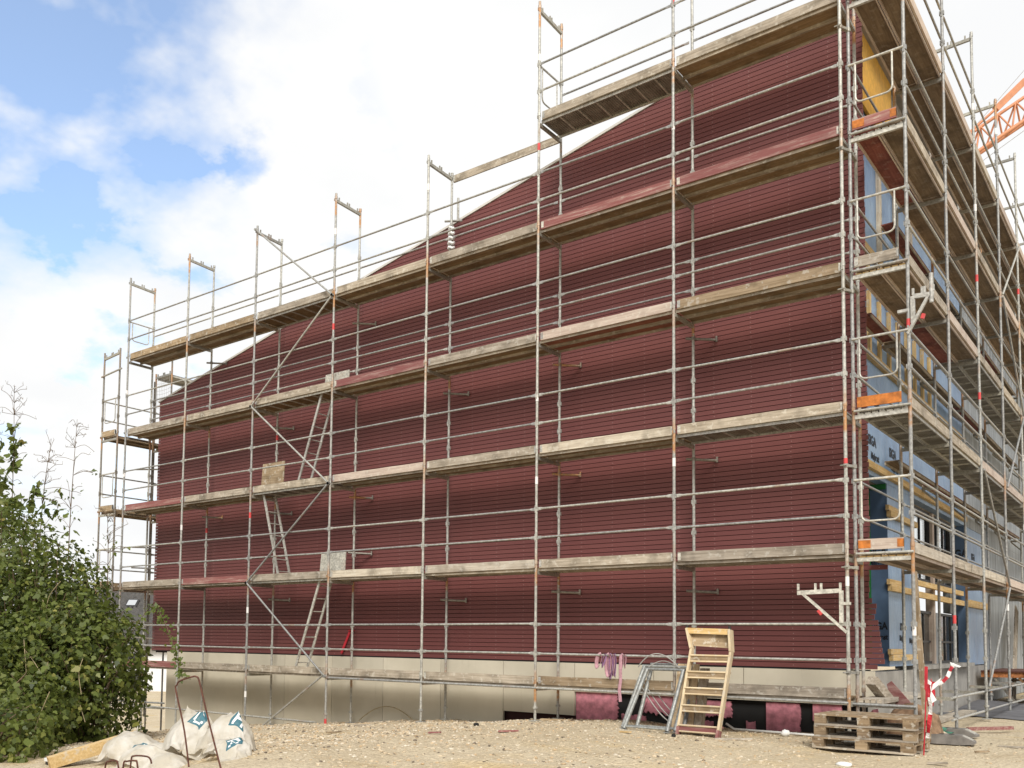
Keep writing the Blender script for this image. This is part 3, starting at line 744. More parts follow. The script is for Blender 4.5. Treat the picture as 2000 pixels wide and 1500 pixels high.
toe((XS[4]+.04, .74, 9.89), (XS[5]-.03, .74, 9.89), G, 'grey_x')
# zig-zag braces of the ladder bay
nodes = [(XS[3], -.06), (XS[2], 2-.06), (XS[3], 4-.06), (XS[2], 6-.06), (XS[3], 8-.06), (XS[2], 10.05)]
def brace(a, b, par):
    mb = MB(); mb.tube(a, b, .021, 8)
    for p in (a, b): mb.tube((p[0], p[1]-.03, p[2]), (p[0], p[1]+.03, p[2]), .03, 8)
    part('diagonal_brace', mb, M['steel'], par)
brace((-7.05, -.055, -1.20), (XS[3]-.03, -.055, -.03), G)
for (xa, za), (xb, zb) in zip(nodes[:-1], nodes[1:]):
    brace((xa, -.055, za), (xb, -.055, zb), G)
# ladders and open hatch lids
def ladder(x0, z0, x1, z1, y, par):
    mb = MB(); a = Vector((x0, y-.17, z0)); b = Vector((x1, y-.17, z1)); w = Vector((0,.34,0))
    for o_ in (Vector((0,0,0)), w): mb.obox(a+o_, b+o_, .025, .055, (1,0,0))
    n = 7
    for k in range(n): p = a+(b-a)*((k+.5)/n); mb.tube(p, p+w, .012, 6)
    part('ladder', mb, M['steel_light'], par)
ladder(-6.27, .06, -5.55, 1.97, .33, G); ladder(-6.88, 2.05, -7.45, 3.95, .33, G); ladder(-6.33, 4.05, -5.62, 5.96, .33, G)
def lid(x0, x1, z0, h, y, par, mat, lean=.05):
    mb = MB(); mb.prism([(x0, y, z0), (x1, y, z0), (x1-.02, y+lean, z0+h), (x0-.0, y+lean, z0+h)], (0,0,0), (0,.02,0))
    if mat == 'steel_light':
        for k in range(18): xx = x0+.02+(x1-x0-.05)*k/17; mb.obox((xx, y-.004, z0+.01), (xx, y+lean-.004, z0+h-.01), .016, .008, (0,1,0))
    part('hatch_lid', mb, M[mat], par)
lid(-5.80, -5.04, 2.02, .52, .36, G, 'steel_light'); lid(-7.55, -6.80, 4.02, .62, .15, G, 'brown_x'); lid(-5.78, -5.04, 6.02, .42, .36, G, 'steel_light')
# anchors that tie the inner posts to the wall
for i, L in [(1,7.6),(1,3.7),(3,3.75),(3,7.55),(3,2.55),(5,5.72),(5,3.72),(5,1.6),(6,1.55),(4,1.5),(4,5.6),(2,5.6),(2,1.6),(6,5.7),(2,3.6),(6,3.7)]:
    x = XS[i]; mb = MB(); y0 = .66
    mb.tube((x-.10, y0-.0, L), (x+.30, y0+.30, L-.02), .0225, 8); mb.tube((x+.30, y0+.30, L-.05), (x+.30, y0+.30, L+.04), .02, 6); mb.tube((x,.73,L-.03), (x,.73,L+.03), .035, 8)
    part('wall_tie', mb, M['post_dark'], G)
mb = MB(); mb.tube((-2.46, .80, 9.10), (-2.46, .80, 9.58), R_, 8); mb.tube((-2.75, .74, 9.16), (-2.40, .86, 9.12), R_, 8); part('spare_tube', mb, M['steel'], G)
mb = MB()
for k in range(5): mb.path([(XS[4]+.045*math.cos(t)+.01*math.sin(k*7+t), .73+.045*math.sin(t), 8.55+k*.1+.02*math.sin(3*t)) for t in np.linspace(0, 6.28, 12)], .03, 6)
part('foil_wrap', mb, M['foil'], G)
# console bracket clamped on the corner post
def console(x, y, ztop, ln, drop, par, sgn):
    mb = MB()
    mb.obox((x-sgn*.09, y, ztop), (x-sgn*(.09+ln), y, ztop-.02), .04, .06)
    mb.obox((x-sgn*.09, y, ztop), (x-sgn*.09, y, ztop-drop+.05), .05, .05, (0,1,0))
    mb.obox((x-sgn*(.09+ln-.06), y-.002, ztop-.02), (x-sgn*.02, y-.002, ztop-drop-.08), .035, .045, (0,1,0))
    for t in (.02, .45, .58, .98): xx = x-sgn*(.09+ln*t); mb.box((xx-.014, y-.014, ztop+.02), (xx+.014, y+.014, ztop+.11))
    mb.box((x-.1, y-.03, ztop-.20), (x+.03, y+.03, ztop-.16))
    o_ = part('console_bracket', mb, M['steel_light'], par)
    t = MB(); t.obox((x-sgn*(.09+ln*.52), y-.006, ztop-.27), (x-sgn*(.09+ln*.44), y-.006, ztop-.33), .04, .05, (0,1,0)); part('sticker', t, M['red_tag'], o_)
console(XS[7]+.01, -.005, 1.46, .60, .50, G, 1)

# ------------------------------------------------------------------ side scaffold (runs away from the camera)
T = thing('scaffold', 'tall steel scaffold with plank decks along the blue wrapped side of the building', 'scaffold', (5.6, 6, -.6))
TO, TI, TY0, TB = 5.944, 5.214, .149, 2.6835
YS = [TY0+TB*k for k in range(8)]
tl = [2, 4, 6, 8, 10]
tops = [12.6, 12.5] + [12.13]*6
for k, y in enumerate(YS):
    for x in (TO, TI):
        zf = gz(x, y)+.03
        p = part('standard', post_mesh(x, y, zf+.02, tops[k] if x == TO else tops[k]-.02, [0]+tl+[12]), M['post'], T)
        mb = MB(); mb.box((x-.075, y-.075, zf-.012), (x+.075, y+.075, zf)); mb.tube((x,y,zf), (x,y,zf+.30), .019, 8); mb.tube((x,y,zf+.20), (x,y,zf+.235), .045, 8)
        part('base_jack', mb, M['steel'], T)
        if x == TO:
            for L in range(1, 12, 2):
                if rs.random() < .5: tag_band(x, y, L+rs.uniform(-.4,.6), .13, p, 'red_tag' if rs.random() < .5 else 'white_tag')
    for L in [0]+tl+[12]: transom((TI+.02, y, L-.110 if L < 12 else L-.02), (TO-.02, y, L-.110 if L < 12 else L), T, L == 12, 'steel_light' if k == 0 else 'transom')
for L in tl:
    for k in range(7):
        y0, y1 = YS[k]+.03, YS[k+1]-.03
        alu = (L == 4) or (L == 6 and k >= 2)
        mats = ['alu']*2 if alu else (['ply_red_y','ply_y'] if (L == 8 and k == 0) or (L == 6 and k == 1) else ['ply_y']*2)
        plank(TI+.05, TI+.362, y0-.02, y1+.02, L-.012, T, mats[0], 'y', 'steel_light' if alu else 'pink_y', alu)
        plank(TI+.376, TI+.69, y0-.02, y1+.02, L-.012, T, mats[1], 'y', 'steel_light' if alu else 'pink_y', alu)
        toe((TO-.022, y0+.02, L-.03), (TO-.022, y1-.01, L-.03), T, rs.choice(['pink_y','pink_y','pale_y','grey_y']))
        for h in (.5, 1.0): rail((TO, YS[k], L+h), (TO, YS[k+1], L+h), T)
        if L < 10:
            for h in (.5, 1.0): rail((TI+.03, YS[k], L+h), (TI+.03, YS[k+1], L+h), T, 'inner_guardrail')
for L in (4, 6, 8):
    for k in range(0 if L == 6 else 1, 6):
        plank(4.955, TI-.03, YS[k]+(.03 if k else 1.9 if L == 8 else 1.15), YS[k+1]-.03, L-.26, T, 'ply_red_y' if (L+k) % 3 == 0 else 'ply_y', 'y', 'grey_y')
        mb = MB(); mb.obox((4.96, YS[k+1], L-.36), (TI, YS[k+1], L-.36), .04, .05); mb.obox((4.98, YS[k+1], L-.39), (TI, YS[k+1], L-.62), .035, .035); part('inner_bracket', mb, M['transom'], T)
for L, mt, og in ((2,'pink_x',True), (4,'orange_steel',None), (6,'grey_x',None), (8,'red_x',True), (10,'grey_x',None)):
    y = TY0-.03
    if mt == 'orange_steel':
        mb = MB(); mb.box((TI+.06, y-.014, L+.02), (TO-.10, y+.014, L+.165)); part('toe_board', mb, M['orange_steel'], T)
    else: toe((TI+.05, y, L+.02), (TO-.10, y, L+.02), T, mt, og)
    mb = MB(); mb.tube((TI+.02, y-.02, L-.03), (TO+.02, y-.02, L-.03), .019, 8); part('end_ledger', mb, M['steel'], T)
    mb = MB()
    for q in range(7):
        xx = TI+.06+q*.095; mb.box((xx, TY0-.02, L-.09), (xx+.075, TY0+.03, L-.062))
    part('deck_claw', mb, M['timber_x' if L in (2, 6) else 'steel_light'], T)
    u_guard((TI,TY0-.03,L), (TO,TY0-.03,L), 1.0, .42, T)
for a, b in (((TO+.05,YS[2],0), (TO+.05,YS[3],1.9)), ((TO+.05,YS[3],1.95), (TO+.05,YS[2],3.9)), ((TO+.05,YS[3],3.95), (TO+.05,YS[4],5.9)), ((TO+.05,YS[4],5.95), (TO+.05,YS[3],7.9)), ((TO+.05,YS[3],7.95), (TO+.05,YS[4],9.9))):
    mb = MB(); mb.tube(a, b, .021, 8); part('diagonal_brace', mb, M['steel'], T)
for k in range(1, 6):
    for z0 in (-.08, -.42):
        mb = MB(); mb.tube((TO, YS[k]-.3, z0), (TO, YS[k+1]+.2, z0), .021, 8); part('ledger', mb, M['steel'], T)
mb = MB(); mb.tube((TI-.05, TY0-.05, -.10), (TO+.02, TY0-.05, -.10), .021, 8); part('ledger', mb, M['steel'], T)
# couplers joining the two corner posts
for z0 in (-.02+.35, 1.78, 3.2, 5.7, 7.75, 9.55):
    mb = MB(); mb.tube((XS[7], 0, z0-.025), (XS[7], 0, z0+.025), .036, 10); mb.tube((TI, TY0, z0-.025), (TI, TY0, z0+.025), .036, 10); mb.obox((XS[7], 0, z0), (TI, TY0, z0), .05, .035)
    mb.tube((XS[7]-.06, -.05, z0), (XS[7]+.03, -.05, z0), .01, 6); part('coupler', mb, M['transom'], T)
console(TO-.03, TY0-.01, 5.45, .26, .42, T, -1)
mb = MB(); mb.tube((TO+.29, TY0-.01, 5.32), (TO+.29, TY0-.01, 5.72), .028, 8); part('console_post', mb, M['steel_light'], T)
plank(TI+.01, TI+.33, TY0-.02, 2.8, -.02, T, 'pale_y', 'y', 'pale_y')
mb = MB()
for q in range(4): mb.box((TI+.02+q*.078, TY0-.024, -.075), (TI+.08+q*.078, TY0-.021, -.022))
part('plank_end', mb, M['grey_x'], T)

# ------------------------------------------------------------------ far scaffold round the left end
F = thing('scaffold', 'narrow steel scaffold tower with empty bays at the left end of the gable', 'scaffold', (-13.5, .8, -1.4))
FY = [-.05, 1.54, 4.1]
for k, y in enumerate(FY):
    for x in (-13.9, -13.15):
        tp = 8.32 if k == 0 else (8.12 if x < -13.5 else 8.75)
        part('standard', post_mesh(x, y, gz(x, y), tp, [2,4,6]), M['post_dark'], F)
    for L in (0, 2, 4, 6): transom((-13.9, y, L-.1), (-13.15, y, L-.1), F)
    transom((-13.9, y, 8.14 if k == 0 else 8.0), (-13.15, y, 8.20 if k == 0 else 8.0), F, True)
mb = MB(); mb.tube((-13.95, -.09, 7.66), (-13.0, -.09, 7.74), .024, 8); part('cross_tube', mb, M['steel'], F)
for L in (2, 4, 6):
    for k in range(2):
        plank(-13.85, -13.54, FY[k]+.03, FY[k+1]-.03, L-.012, F, 'ply_y', 'y', 'brown_y'); plank(-13.52, -13.2, FY[k]+.03, FY[k+1]-.03, L-.012, F, 'ply_y', 'y', 'brown_y')
        toe((-13.88, FY[k]+.04, L), (-13.88, FY[k+1]-.04, L), F, 'brown_y')
        for h in (.5, 1.0): rail((-13.9, FY[k], L+h), (-13.9, FY[k+1], L+h), F)
    toe((-13.86, -.08, L), (-13.2, -.08, L), F, 'brown_x')
for L in (0, 2, 4, 6):
    u_guard((-13.9,-.05,L), (-13.15,-.05,L), 1.0, .38, F)
plank(-13.85, -13.2, 1.56, 4.05, 8.0, F, 'alu', 'y', 'steel_light')
mb = MB()
for q in range(9):
    x = -13.88+q*.09; mb.tube((x, 1.52, 7.10), (x+.02*math.sin(q), 1.52, 7.95), .004, 4)
for q in range(9):
    z0 = 7.12+q*.1; mb.path([(-13.88+j*.09, 1.52, z0-.03*math.sin(j/8*PI)) for j in range(9)], .004, 4)
part('safety_net', mb, M['net'], F)
for L in (3.0, 2.45, 5.1, 1.0, .6):
    mb = MB(); mb.tube((-13.35, .62, L+.1), (-12.6, .85, L+.06), .02, 8); part('cross_tube', mb, M['post_dark'], F)
for x, y in ((-12.98, .9),):
    part('standard', post_mesh(x, y, -1.4, 7.6, [2,4,6]), M['post_dark'], F)
for z0 in (-.95, -1.08): 
    mb = MB(); mb.tube((-13.9, -.05, z0), (-10.8, 0.02, z0+.05), .021, 8); part('ledger', mb, M['steel'], F)

# ------------------------------------------------------------------ loose things by the gable
# leaning wooden step unit
def lerp(a, b, t): return Vector(a)+(Vector(b)-Vector(a))*t
A0, A1 = Vector((2.82,-.42,gz(2.82,-.42)+.0)), Vector((2.93,-.15,.64)); B0, B1 = Vector((3.47,-.50,gz(3.47,-.5)+.0)), Vector((3.55,-.17,.60))
A2, B2 = Vector((2.84,-.10,.93)), Vector((3.51,-.11,.91))
LD = thing('step_unit', 'pale wooden step unit with a boxed top leaning on the scaffold', 'steps', (3.15,-.45,-.62))
for p, q, r2 in ((A0, A1, A2), (B0, B1, B2)):
    mb = MB(); mb.obox(p, q, .035, .10, (0,1,.3)); mb.obox(q-Vector((0,0,.01)), r2, .036, .13, (0,1,0)); mb.obox(p+(q-p)*-.0, p+(q-p)*.09, .045, .11, (0,1,.3), 1)
    part('stringer', mb, [M['cream_z'], M['red_z']], LD)
for k, t in enumerate((.11, .34, .54, .73, .92)):
    p, q = lerp(A0, A1, t), lerp(B0, B1, t); mb = MB()
    mb.box((p.x+.015, p.y-.05, (p.z+q.z)/2-.085), (q.x-.015, p.y-.028, (p.z+q.z)/2+.012), 0)
    mb.box((p.x+.015, p.y-.027, (p.z+q.z)/2-.012), (q.x-.015, p.y+.12, (p.z+q.z)/2+.012), 0)
    mb.tube((p.x+.01, p.y-.052, (p.z+q.z)/2-.08), (q.x-.01, p.y-.052, (p.z+q.z)/2-.08), .014, 6, 1)
    mb.tube((p.x+.01, p.y-.052, (p.z+q.z)/2+.01), (q.x-.01, p.y-.052, (p.z+q.z)/2+.01), .016, 6, 1)
    part('tread', mb, [M['red_x'] if k == 0 else M['brown_x'], M['cream_x']], LD)
mb = MB(); mb.prism([A1+Vector((.02,.0,.03)), B1+Vector((-.02,.0,.04)), B2+Vector((-.02,.03,-.05)), A2+Vector((.02,.03,-.05))], (0,0,0), (0,.02,0)); part('back_panel', mb, M['brown_x'], LD)
mb = MB(); mb.obox(A2+Vector((.0,-.03,-.03)), B2+Vector((0,-.03,-.03)), .05, .085); part('top_bar', mb, M['timber_x'], LD)
for p in (A2, B2): mb = MB(); mb.tube(p+Vector((0,-.03,.0)), p+Vector((0,-.03,.055)), .022, 8); part('hook', mb, M['frame_dark'], LD)
# boards standing behind it
PB = thing('plank_bundle', 'upright bundle of brown planks standing behind the wooden step unit', 'planks', (2.8,.1,-.6))
for k in range(3):
    mb = MB(); mb.prism([(2.60+k*.115, -.20, gz(2.8,0)), (2.712+k*.115, -.20, gz(2.8,0)), (2.742+k*.115, .0, .39), (2.63+k*.115, .0, .39)], (0,0,0), (0,.03,0)); part('board', mb, M['tan_z'], PB)
mb = MB(); mb.prism([(2.96, -.19, gz(2.8,0)), (3.07, -.19, gz(2.8,0)), (3.09, .01, .33), (2.98, .01, .33)], (0,0,0), (0,.12,0)); part('block', mb, M['grey_z'], PB)
# grey steel trestles leaning together
def trestle(x0, x1, y0, dxt, tag_, zt):
    z0 = gz(x0, y0); t = thing('steel_trestle', tag_, 'trestle', ((x0+x1)/2, y0, z0), 'grey steel trestles leaning on the scaffold')
    p0, p1 = Vector((x0, y0, z0+.02)), Vector((x1, y0-.02, z0+.02)); q0, q1 = Vector((x0+dxt, y0+.42, zt)), Vector((x1+dxt*.35, y0+.42, zt+.0))
    for p, q in ((p0, q0), (p1, q1)):
        mb = MB(); mb.tube(p, q, .031, 10); mb.box((p.x-.04, p.y-.03, p.z-.02), (p.x+.04, p.y+.03, p.z-.008)); part('leg', mb, M['zinc'], t)
    mb = MB(); mb.tube(q0-Vector((.03,0,0)), q1+Vector((.03,0,0)), .024, 10); part('top_rail', mb, M['zinc'], t)
    mb = MB(); mb.tube(p0+Vector((0,0,.03)), p1+Vector((0,0,.03)), .014, 8); part('tie_bar', mb, M['zinc'], t)
trestle(2.00, 2.72, -.56, .18, 'front grey steel trestle leaning beside the wooden step unit', .30)
trestle(1.90, 2.78, -.42, .16, 'middle grey steel trestle of the leaning set of three', .34)
trestle(2.06, 2.84, -.26, .06, 'rear grey steel trestle of the leaning set, closest to the plinth', .37)
# cables over the trestles
mb = MB()
mb.path([(2.02+.72*t, -.16-.05*math.sin(t*PI), .30+.24*math.sin(t*PI)**.8) for t in np.linspace(0.02, .98, 16)], .009, 6)
mb.path([(2.2+.5*t, -.14, .33+.10*math.sin(t*PI)) for t in np.linspace(0, 1, 10)], .008, 6)
for s in (0, .04, .09):
    mb.path([(1.95+s+.75*t, -.02+s, .12+s-.72*math.sin(t*PI*.5)**1.0+.05*t*t) for t in np.linspace(0, 1, 14)], .009, 6)
solo('cable', mb, M['cable'], 'loops of thin grey cable hanging over the steel trestles', 'cable', (2.3,-.1,-.4))
mb = MB(); mb.path([(-5.0+1.65*t, .84, gz(-4.2,.8)-.03+.34*math.sin(t*PI)**.9) for t in np.linspace(0.0, .97, 18)], .010, 6)
solo('cable', mb, M['stem'], 'single bowed cable arching out of the ground against the beige plinth', 'cable', (-4.2,.84,-.9))
# straps over the rail
def ribbon(pts, w, mi, mb):
    mb.path(pts, 0, 8, mi, (w, .004))
mb = MB()
def loop(x, w, drop, mi, tilt=0):
    pts = []
    for t in np.linspace(0, 2*PI, 22):
        pts.append((x+w*math.sin(t)*.5+tilt*(1-math.cos(t))*.5*drop, -.026+.052*(t/(2*PI))+.012*math.sin(t*2), .515-drop*(1-math.cos(t))*.5))
    ribbon(pts, .032, mi, mb)
loop(1.27, .10, .22, 0, -.25); loop(1.36, .06, .20, 1, -.3); loop(1.42, .10, .36, 0); loop(1.46, .07, .38, 1); loop(1.50, .06, .33, 0); loop(1.53, .05, .36, 1); loop(1.44, .05, .33, 0); loop(1.67, .07, .24, 0, -.1); loop(1.71, .05, .20, 0)
ribbon([(1.66,-.03,.51), (1.65,-.032,.3), (1.655,-.035,.1), (1.63,-.03,-.05), (1.65,-.03,-.24)], .030, 0, mb)
solo('lashing_strap', mb, [M['strap'], M['strap_violet']], 'faded pink and violet webbing straps looped over the lower guardrail', 'strap', (1.5,0,.3))
# pallets
def pallet(loc, rz, label):
    t = thing('pallet', label, 'pallet', (0,0,0), 'wooden pallets stacked by the corner')
    for k in range(5):
        mb = MB(); w = .145 if k in (0,2,4) else .10; w = .145; y = [-.3275,-.162,0,.162,.3275][k]
        mb.box((-.6, y-w/2, .122), (.6, y+w/2, .144)); part('deck_board', mb, M['pallet_x'], t)
    for x in (-.5275, 0, .5275):
        mb = MB(); mb.box((x-.0725, -.4, .1), (x+.0725, .4, .1215)); part('cross_board', mb, M['pallet_y'], t)
        for y, w in ((-.3275,.145), (0,.10), (.3275,.145)):
            mb = MB(); mb.box((x-.0725, y-w/2, .0223), (x+.0725, y+w/2, .0997)); part('block', mb, M['pallet_x' if rs.random() < .6 else 'brown_x'], t)
    for y, w in ((-.3275,.145), (0,.10), (.3275,.145)):
        mb = MB(); mb.box((-.6, y-w/2, 0), (.6, y+w/2, .022)); part('skid', mb, M['grey_x'], t)
    t.location = loc; t.rotation_euler = (0,0,rz); return t
zp = gz(5.6,-.75)+.03
pallet((5.60,-.73,zp), math.radians(-1.5), 'bottom pallet of the stack of three on the sand')
pallet((5.615,-.71,zp+.146), math.radians(-.6), 'middle pallet of the stack of three')
pallet((5.625,-.72,zp+.292), math.radians(-1.2), 'topmost pallet of the stack, with bare board top')
# red stake with barrier tape
mb = MB(); mb.tube((6.27,-1.0,gz(6.27,-1)-.05), (6.315,-1.0,.20), .008, 8); mb.obox((6.312,-1.005,.18), (6.318,-1.0,.46), .034, .012, (0,1,0))
solo('marker_stake', mb, M['red_vinyl'], 'thin red marker stake standing at the right end of the pallets', 'stake', (6.27,-1,-.6))
BT = thing('barrier_tape', 'red and white barrier tape knotted on the stake and trailing down', 'tape', (6.33,-.95,.3))
def tape_piece(pts, w, nstr, par):
    pts = [Vector(p) for p in pts]; mb = MB(); n = len(pts)
    for i in range(n-1):
        d = (pts[i+1]-pts[i]).normalized(); tw = .5*math.sin(i*.8)
        s = (d.cross(Vector((.2+tw, 1, .1))).normalized())*w
        s2 = (d.cross(Vector((.2+.5*math.sin((i+1)*.8), 1, .1))).normalized())*w
        mb.add([pts[i]-s, pts[i]+s, pts[i+1]+s2, pts[i+1]-s2], [(0,1,2,3)], (i//nstr) % 2)
    part('tape_strip', mb, [M['red_vinyl'], M['white']], par)
def curve_pts(ctrl, n):
    ctrl = [Vector(c) for c in ctrl]; o_ = []
    for i in range(len(ctrl)-1):
        p0 = ctrl[max(i-1,0)]; p1 = ctrl[i]; p2 = ctrl[i+1]; p3 = ctrl[min(i+2, len(ctrl)-1)]
        for k in range(n):
            t = k/n; o_.append(.5*((2*p1)+(p2-p0)*t+(2*p0-5*p1+4*p2-p3)*t*t+(3*p1-p0-3*p2+p3)*t**3))
    return o_ + [ctrl[-1]]
tape_piece(curve_pts([(6.36,-.95,.26), (6.45,-.93,.26), (6.53,-.92,.34), (6.57,-.91,.44), (6.61,-.9,.50)], 6), .022, 4, BT)
tape_piece(curve_pts([(6.36,-.96,.26), (6.345,-.97,.12), (6.35,-.96,-.05), (6.33,-.96,-.22), (6.31,-.96,-.40)], 5), .024, 6, BT)
for vs_ in ([(6.35,-.97,.22), (6.47,-.95,.33), (6.44,-.96,.24), (6.36,-.98,.16)], [(6.36,-.975,.17), (6.42,-.97,.06), (6.37,-.985,.02), (6.35,-.98,.10)], [(6.56,-.91,.52), (6.68,-.9,.47), (6.66,-.905,.455), (6.57,-.91,.48)], [(6.30,-.98,.33),(6.37,-.97,.27),(6.36,-.975,.23),(6.29,-.98,.28)]):
    mb = MB(); mb.add(vs_, [(0,1,2,3)]); part('tape_end', mb, M['white'], BT)
def blob(c, r, seed, amp=.25, nu=28, nv=14, zflat=None, freq=2.2):
    mb = MB(); c = Vector(c)
    for j in range(nv+1):
        for i in range(nu):
            th = 2*PI*i/nu; ph = PI*j/nv
            d = Vector((math.cos(th)*math.sin(ph), math.sin(th)*math.sin(ph), math.cos(ph)))
            n1 = noise.noise(d*freq+Vector((seed,seed*.3,0))); n2 = abs(noise.noise(d*freq*2.3+Vector((0,seed,seed))))
            k = 1+amp*n1-amp*.8*n2+amp*.25
            p = c+Vector((d.x*r[0]*k, d.y*r[1]*k, d.z*r[2]*k))
            if zflat is not None and p.z < zflat: p.z = zflat+.004*n1
            mb.v.append(tuple(p))
    for j in range(nv):
        for i in range(nu): mb.f.append((j*nu+i, j*nu+(i+1) % nu, (j+1)*nu+(i+1) % nu, (j+1)*nu+i)); mb.m.append(0); mb.s.append(True)
    return mb
solo('sack', blob((6.23,-.35,.10), (.045,.06,.15), 4, .5), M['red_vinyl'], 'crumpled red sack hanging behind the red stake', 'sack', (6.23,-.35,-.05))
mb = MB(); mb.obox((5.90,.42,1.72), (6.03,.38,-.55), .055, .10, (0,1,0)); solo('timber_post', mb, M['brown_z'], 'long pale timber post leaning beside the corner of the side scaffold', 'post', (6.0,.4,-.5))
mb = MB(); mb.obox((5.32,.45,.22), (5.44,.95,-.12), .14, .13); solo('timber_beam', mb, M['grey_y'], 'short weathered square beam propped against the plinth corner', 'beam', (5.38,.7,-.1))
mb = MB(); mb.prism([(5.38,1.02,.15),(5.44,1.02,.20),(5.72,.98,-.12),(5.45,1.0,-.14)], (0,0,0), (0,.03,0)); solo('board_offcut', mb, M['red_x'], 'red brown triangular board offcut lying behind the weathered beam', 'board', (5.5,1,-.1))
mb = MB(); mb.prism([(5.2,.35,-.42),(5.36,.32,-.18),(5.40,.34,-.42)], (0,0,0), (0,.28,0)); solo('foam_offcut', mb, M['pink_foam'], 'pink foam offcut leaning behind the pallet stack', 'foam', (5.3,.4,-.5))
solo('sand_heap', blob((5.78,.75,-.5), (.38,.35,.38), 2, .12, zflat=-.62), M['soil'], 'rounded brown soil heap under the low plank', 'heap', (5.78,.75,-.6))
mb = MB(); mb.path([(3.1,.72,gz(3.1,.7)+.09), (3.25,.66,gz(3.2,.6)+.03), (4.0,.42,gz(4,.4)+.03), (4.7,.25,gz(4.7,.25)+.03)], .018, 8); solo('conduit', mb, M['white'], 'white plastic conduit lying in front of the foundation', 'pipe', (3.8,.45,-.6))
solo('rubble_lump', blob((4.2,.2,gz(4.2,.2)+.05), (.06,.05,.05), 8, .4, 14, 8), M['white'], 'small white rubble lump beside the white conduit', 'rubble', (4.2,.2,-.6))
# fence foot blocks
def fence_foot(loc, rz, label):
    t = thing('fence_foot', label, 'fence base', (0,0,0), 'fence base blocks by the pallets')
    mb = MB(); prof = [(-.36,0),(.22,0),(.36,.02),(.36,.05),(.20,.125),(-.36,.125)]
    mb.prism([(x, -.115, z_) for x, z_ in prof], (0,0,0), (0,.23,0)); part('block', mb, M['feet'], t)
    mb = MB()
    for y in (-.075,-.03,.015,.06): mb.prism([(.215,y,.1195),(.335,y,.0635),(.335,y,.0685),(.215,y,.1245)], (0,0,0), (0,.022,0))
    part('ribs', mb, M['steel_light'], t)
    mb = MB()
    for x in (-.28,-.16,-.04,.08):
        for y in (-.05,.05): mb.box((x-.03, y-.018, .1255), (x+.03, y+.018, .128))
    part('slot', mb, M['frame_dark'], t)
    t.location = loc; t.rotation_euler = (0,0,rz)
fence_foot((6.20,.62,gz(6.2,.6)+.01), math.radians(4), 'front grey fence base block with ribbed sloping end')
fence_foot((6.05,1.75,gz(6.05,1.75)+.01), math.radians(-3), 'rear grey fence base block with pale sand on its end')
solo('netting_heap', blob((5.80,1.55,-.56), (.24,.2,.11), 5, .6, zflat=-.63), M['green_net'], 'small heap of green netting behind the pallets', 'netting', (5.8,1.55,-.62))
solo('sack', blob((5.98,.95,-.56), (.20,.14,.10), 11, .35, zflat=-.63), M['sack'], 'dusty beige sack lying between pallets and fence base blocks', 'sack', (5.98,.95,-.62))
mb = MB(); mb.box((5.35,2.5,-.60), (6.1,2.72,-.555)); solo('sole_board', mb, M['pale_x'], 'pale sole board under the second post of the side scaffold', 'board', (5.7,2.6,-.6))
mb = MB(); mb.box((5.2,3.3,-.60), (5.45,7.6,-.55)); solo('sole_board', mb, M['pale_y'], 'long pale sole board running back under the side scaffold', 'board', (5.3,5,-.6))
mb = MB(); mb.obox((6.05,3.1,-.58), (6.55,3.9,-.58), .05, .05); solo('batten_offcut', mb, M['red_x'], 'short reddish batten lying on sand behind the fence base blocks', 'batten', (6.3,3.5,-.6))
mb = MB(); nx_, ny_ = 26, 14
for j in range(ny_+1):
    for i in range(nx_+1):
        u = i/nx_; v_ = j/ny_; x = 4.95+u*3.4; y = 6.3+v_*4.6-u*.3+.18*math.sin(u*9)*(1-v_)
        mb.v.append((x, y, gz(x,y)+.012+.05*max(0, noise.noise((x*2.2, y*1.4, 3)))+.10*v_*v_))
for j in range(ny_):
    for i in range(nx_): mb.f.append((j*(nx_+1)+i, j*(nx_+1)+i+1, (j+1)*(nx_+1)+i+1, (j+1)*(nx_+1)+i)); mb.m.append(0); mb.s.append(True)
solo('fleece_sheet', mb, M['tarp'], 'dark grey fleece sheet spread on the ground under the side scaffold', 'sheet', (6.5,8,-.6))
# rusty steel platform at the far right and boards leaning beside it
P_ = thing('steel_platform', 'rusty steel platform with slanted struts beyond the side scaffold', 'platform', (5.8,12.5,-.6))
mb = MB(); mb.box((5.0,11.0,.02), (7.6,11.10,.14)); mb.box((5.0,14.0,.02), (7.6,14.1,.14)); mb.box((5.0,11.1,.02), (5.1,14,.14)); part('beam', mb, M['rust_plate'], P_)
mb = MB(); mb.box((5.0,10.96,.1405), (7.6,14.1,.17)); part('plate', mb, M['rebar'], P_)
for x in (5.25, 5.75, 6.25, 6.75):
    mb = MB(); mb.obox((x,11.05,.02), (x+.45,11.05,-.58), .05, .05, (0,1,0)); part('strut', mb, M['post_dark'], P_)
LB = thing('leaning_boards', 'pale grey boards leaning upright at the far right under the side scaffold', 'boards', (5.6,15,-.6))
for k in range(4):
    mb = MB(); mb.obox((5.35+k*.28,13.2+k*.2,-.6), (5.15+k*.22,15.6+k*.2,1.75), .25, .03, (1,0,.2)); part('board', mb, M['pale_z' if k % 2 else 'grey_z'], LB)
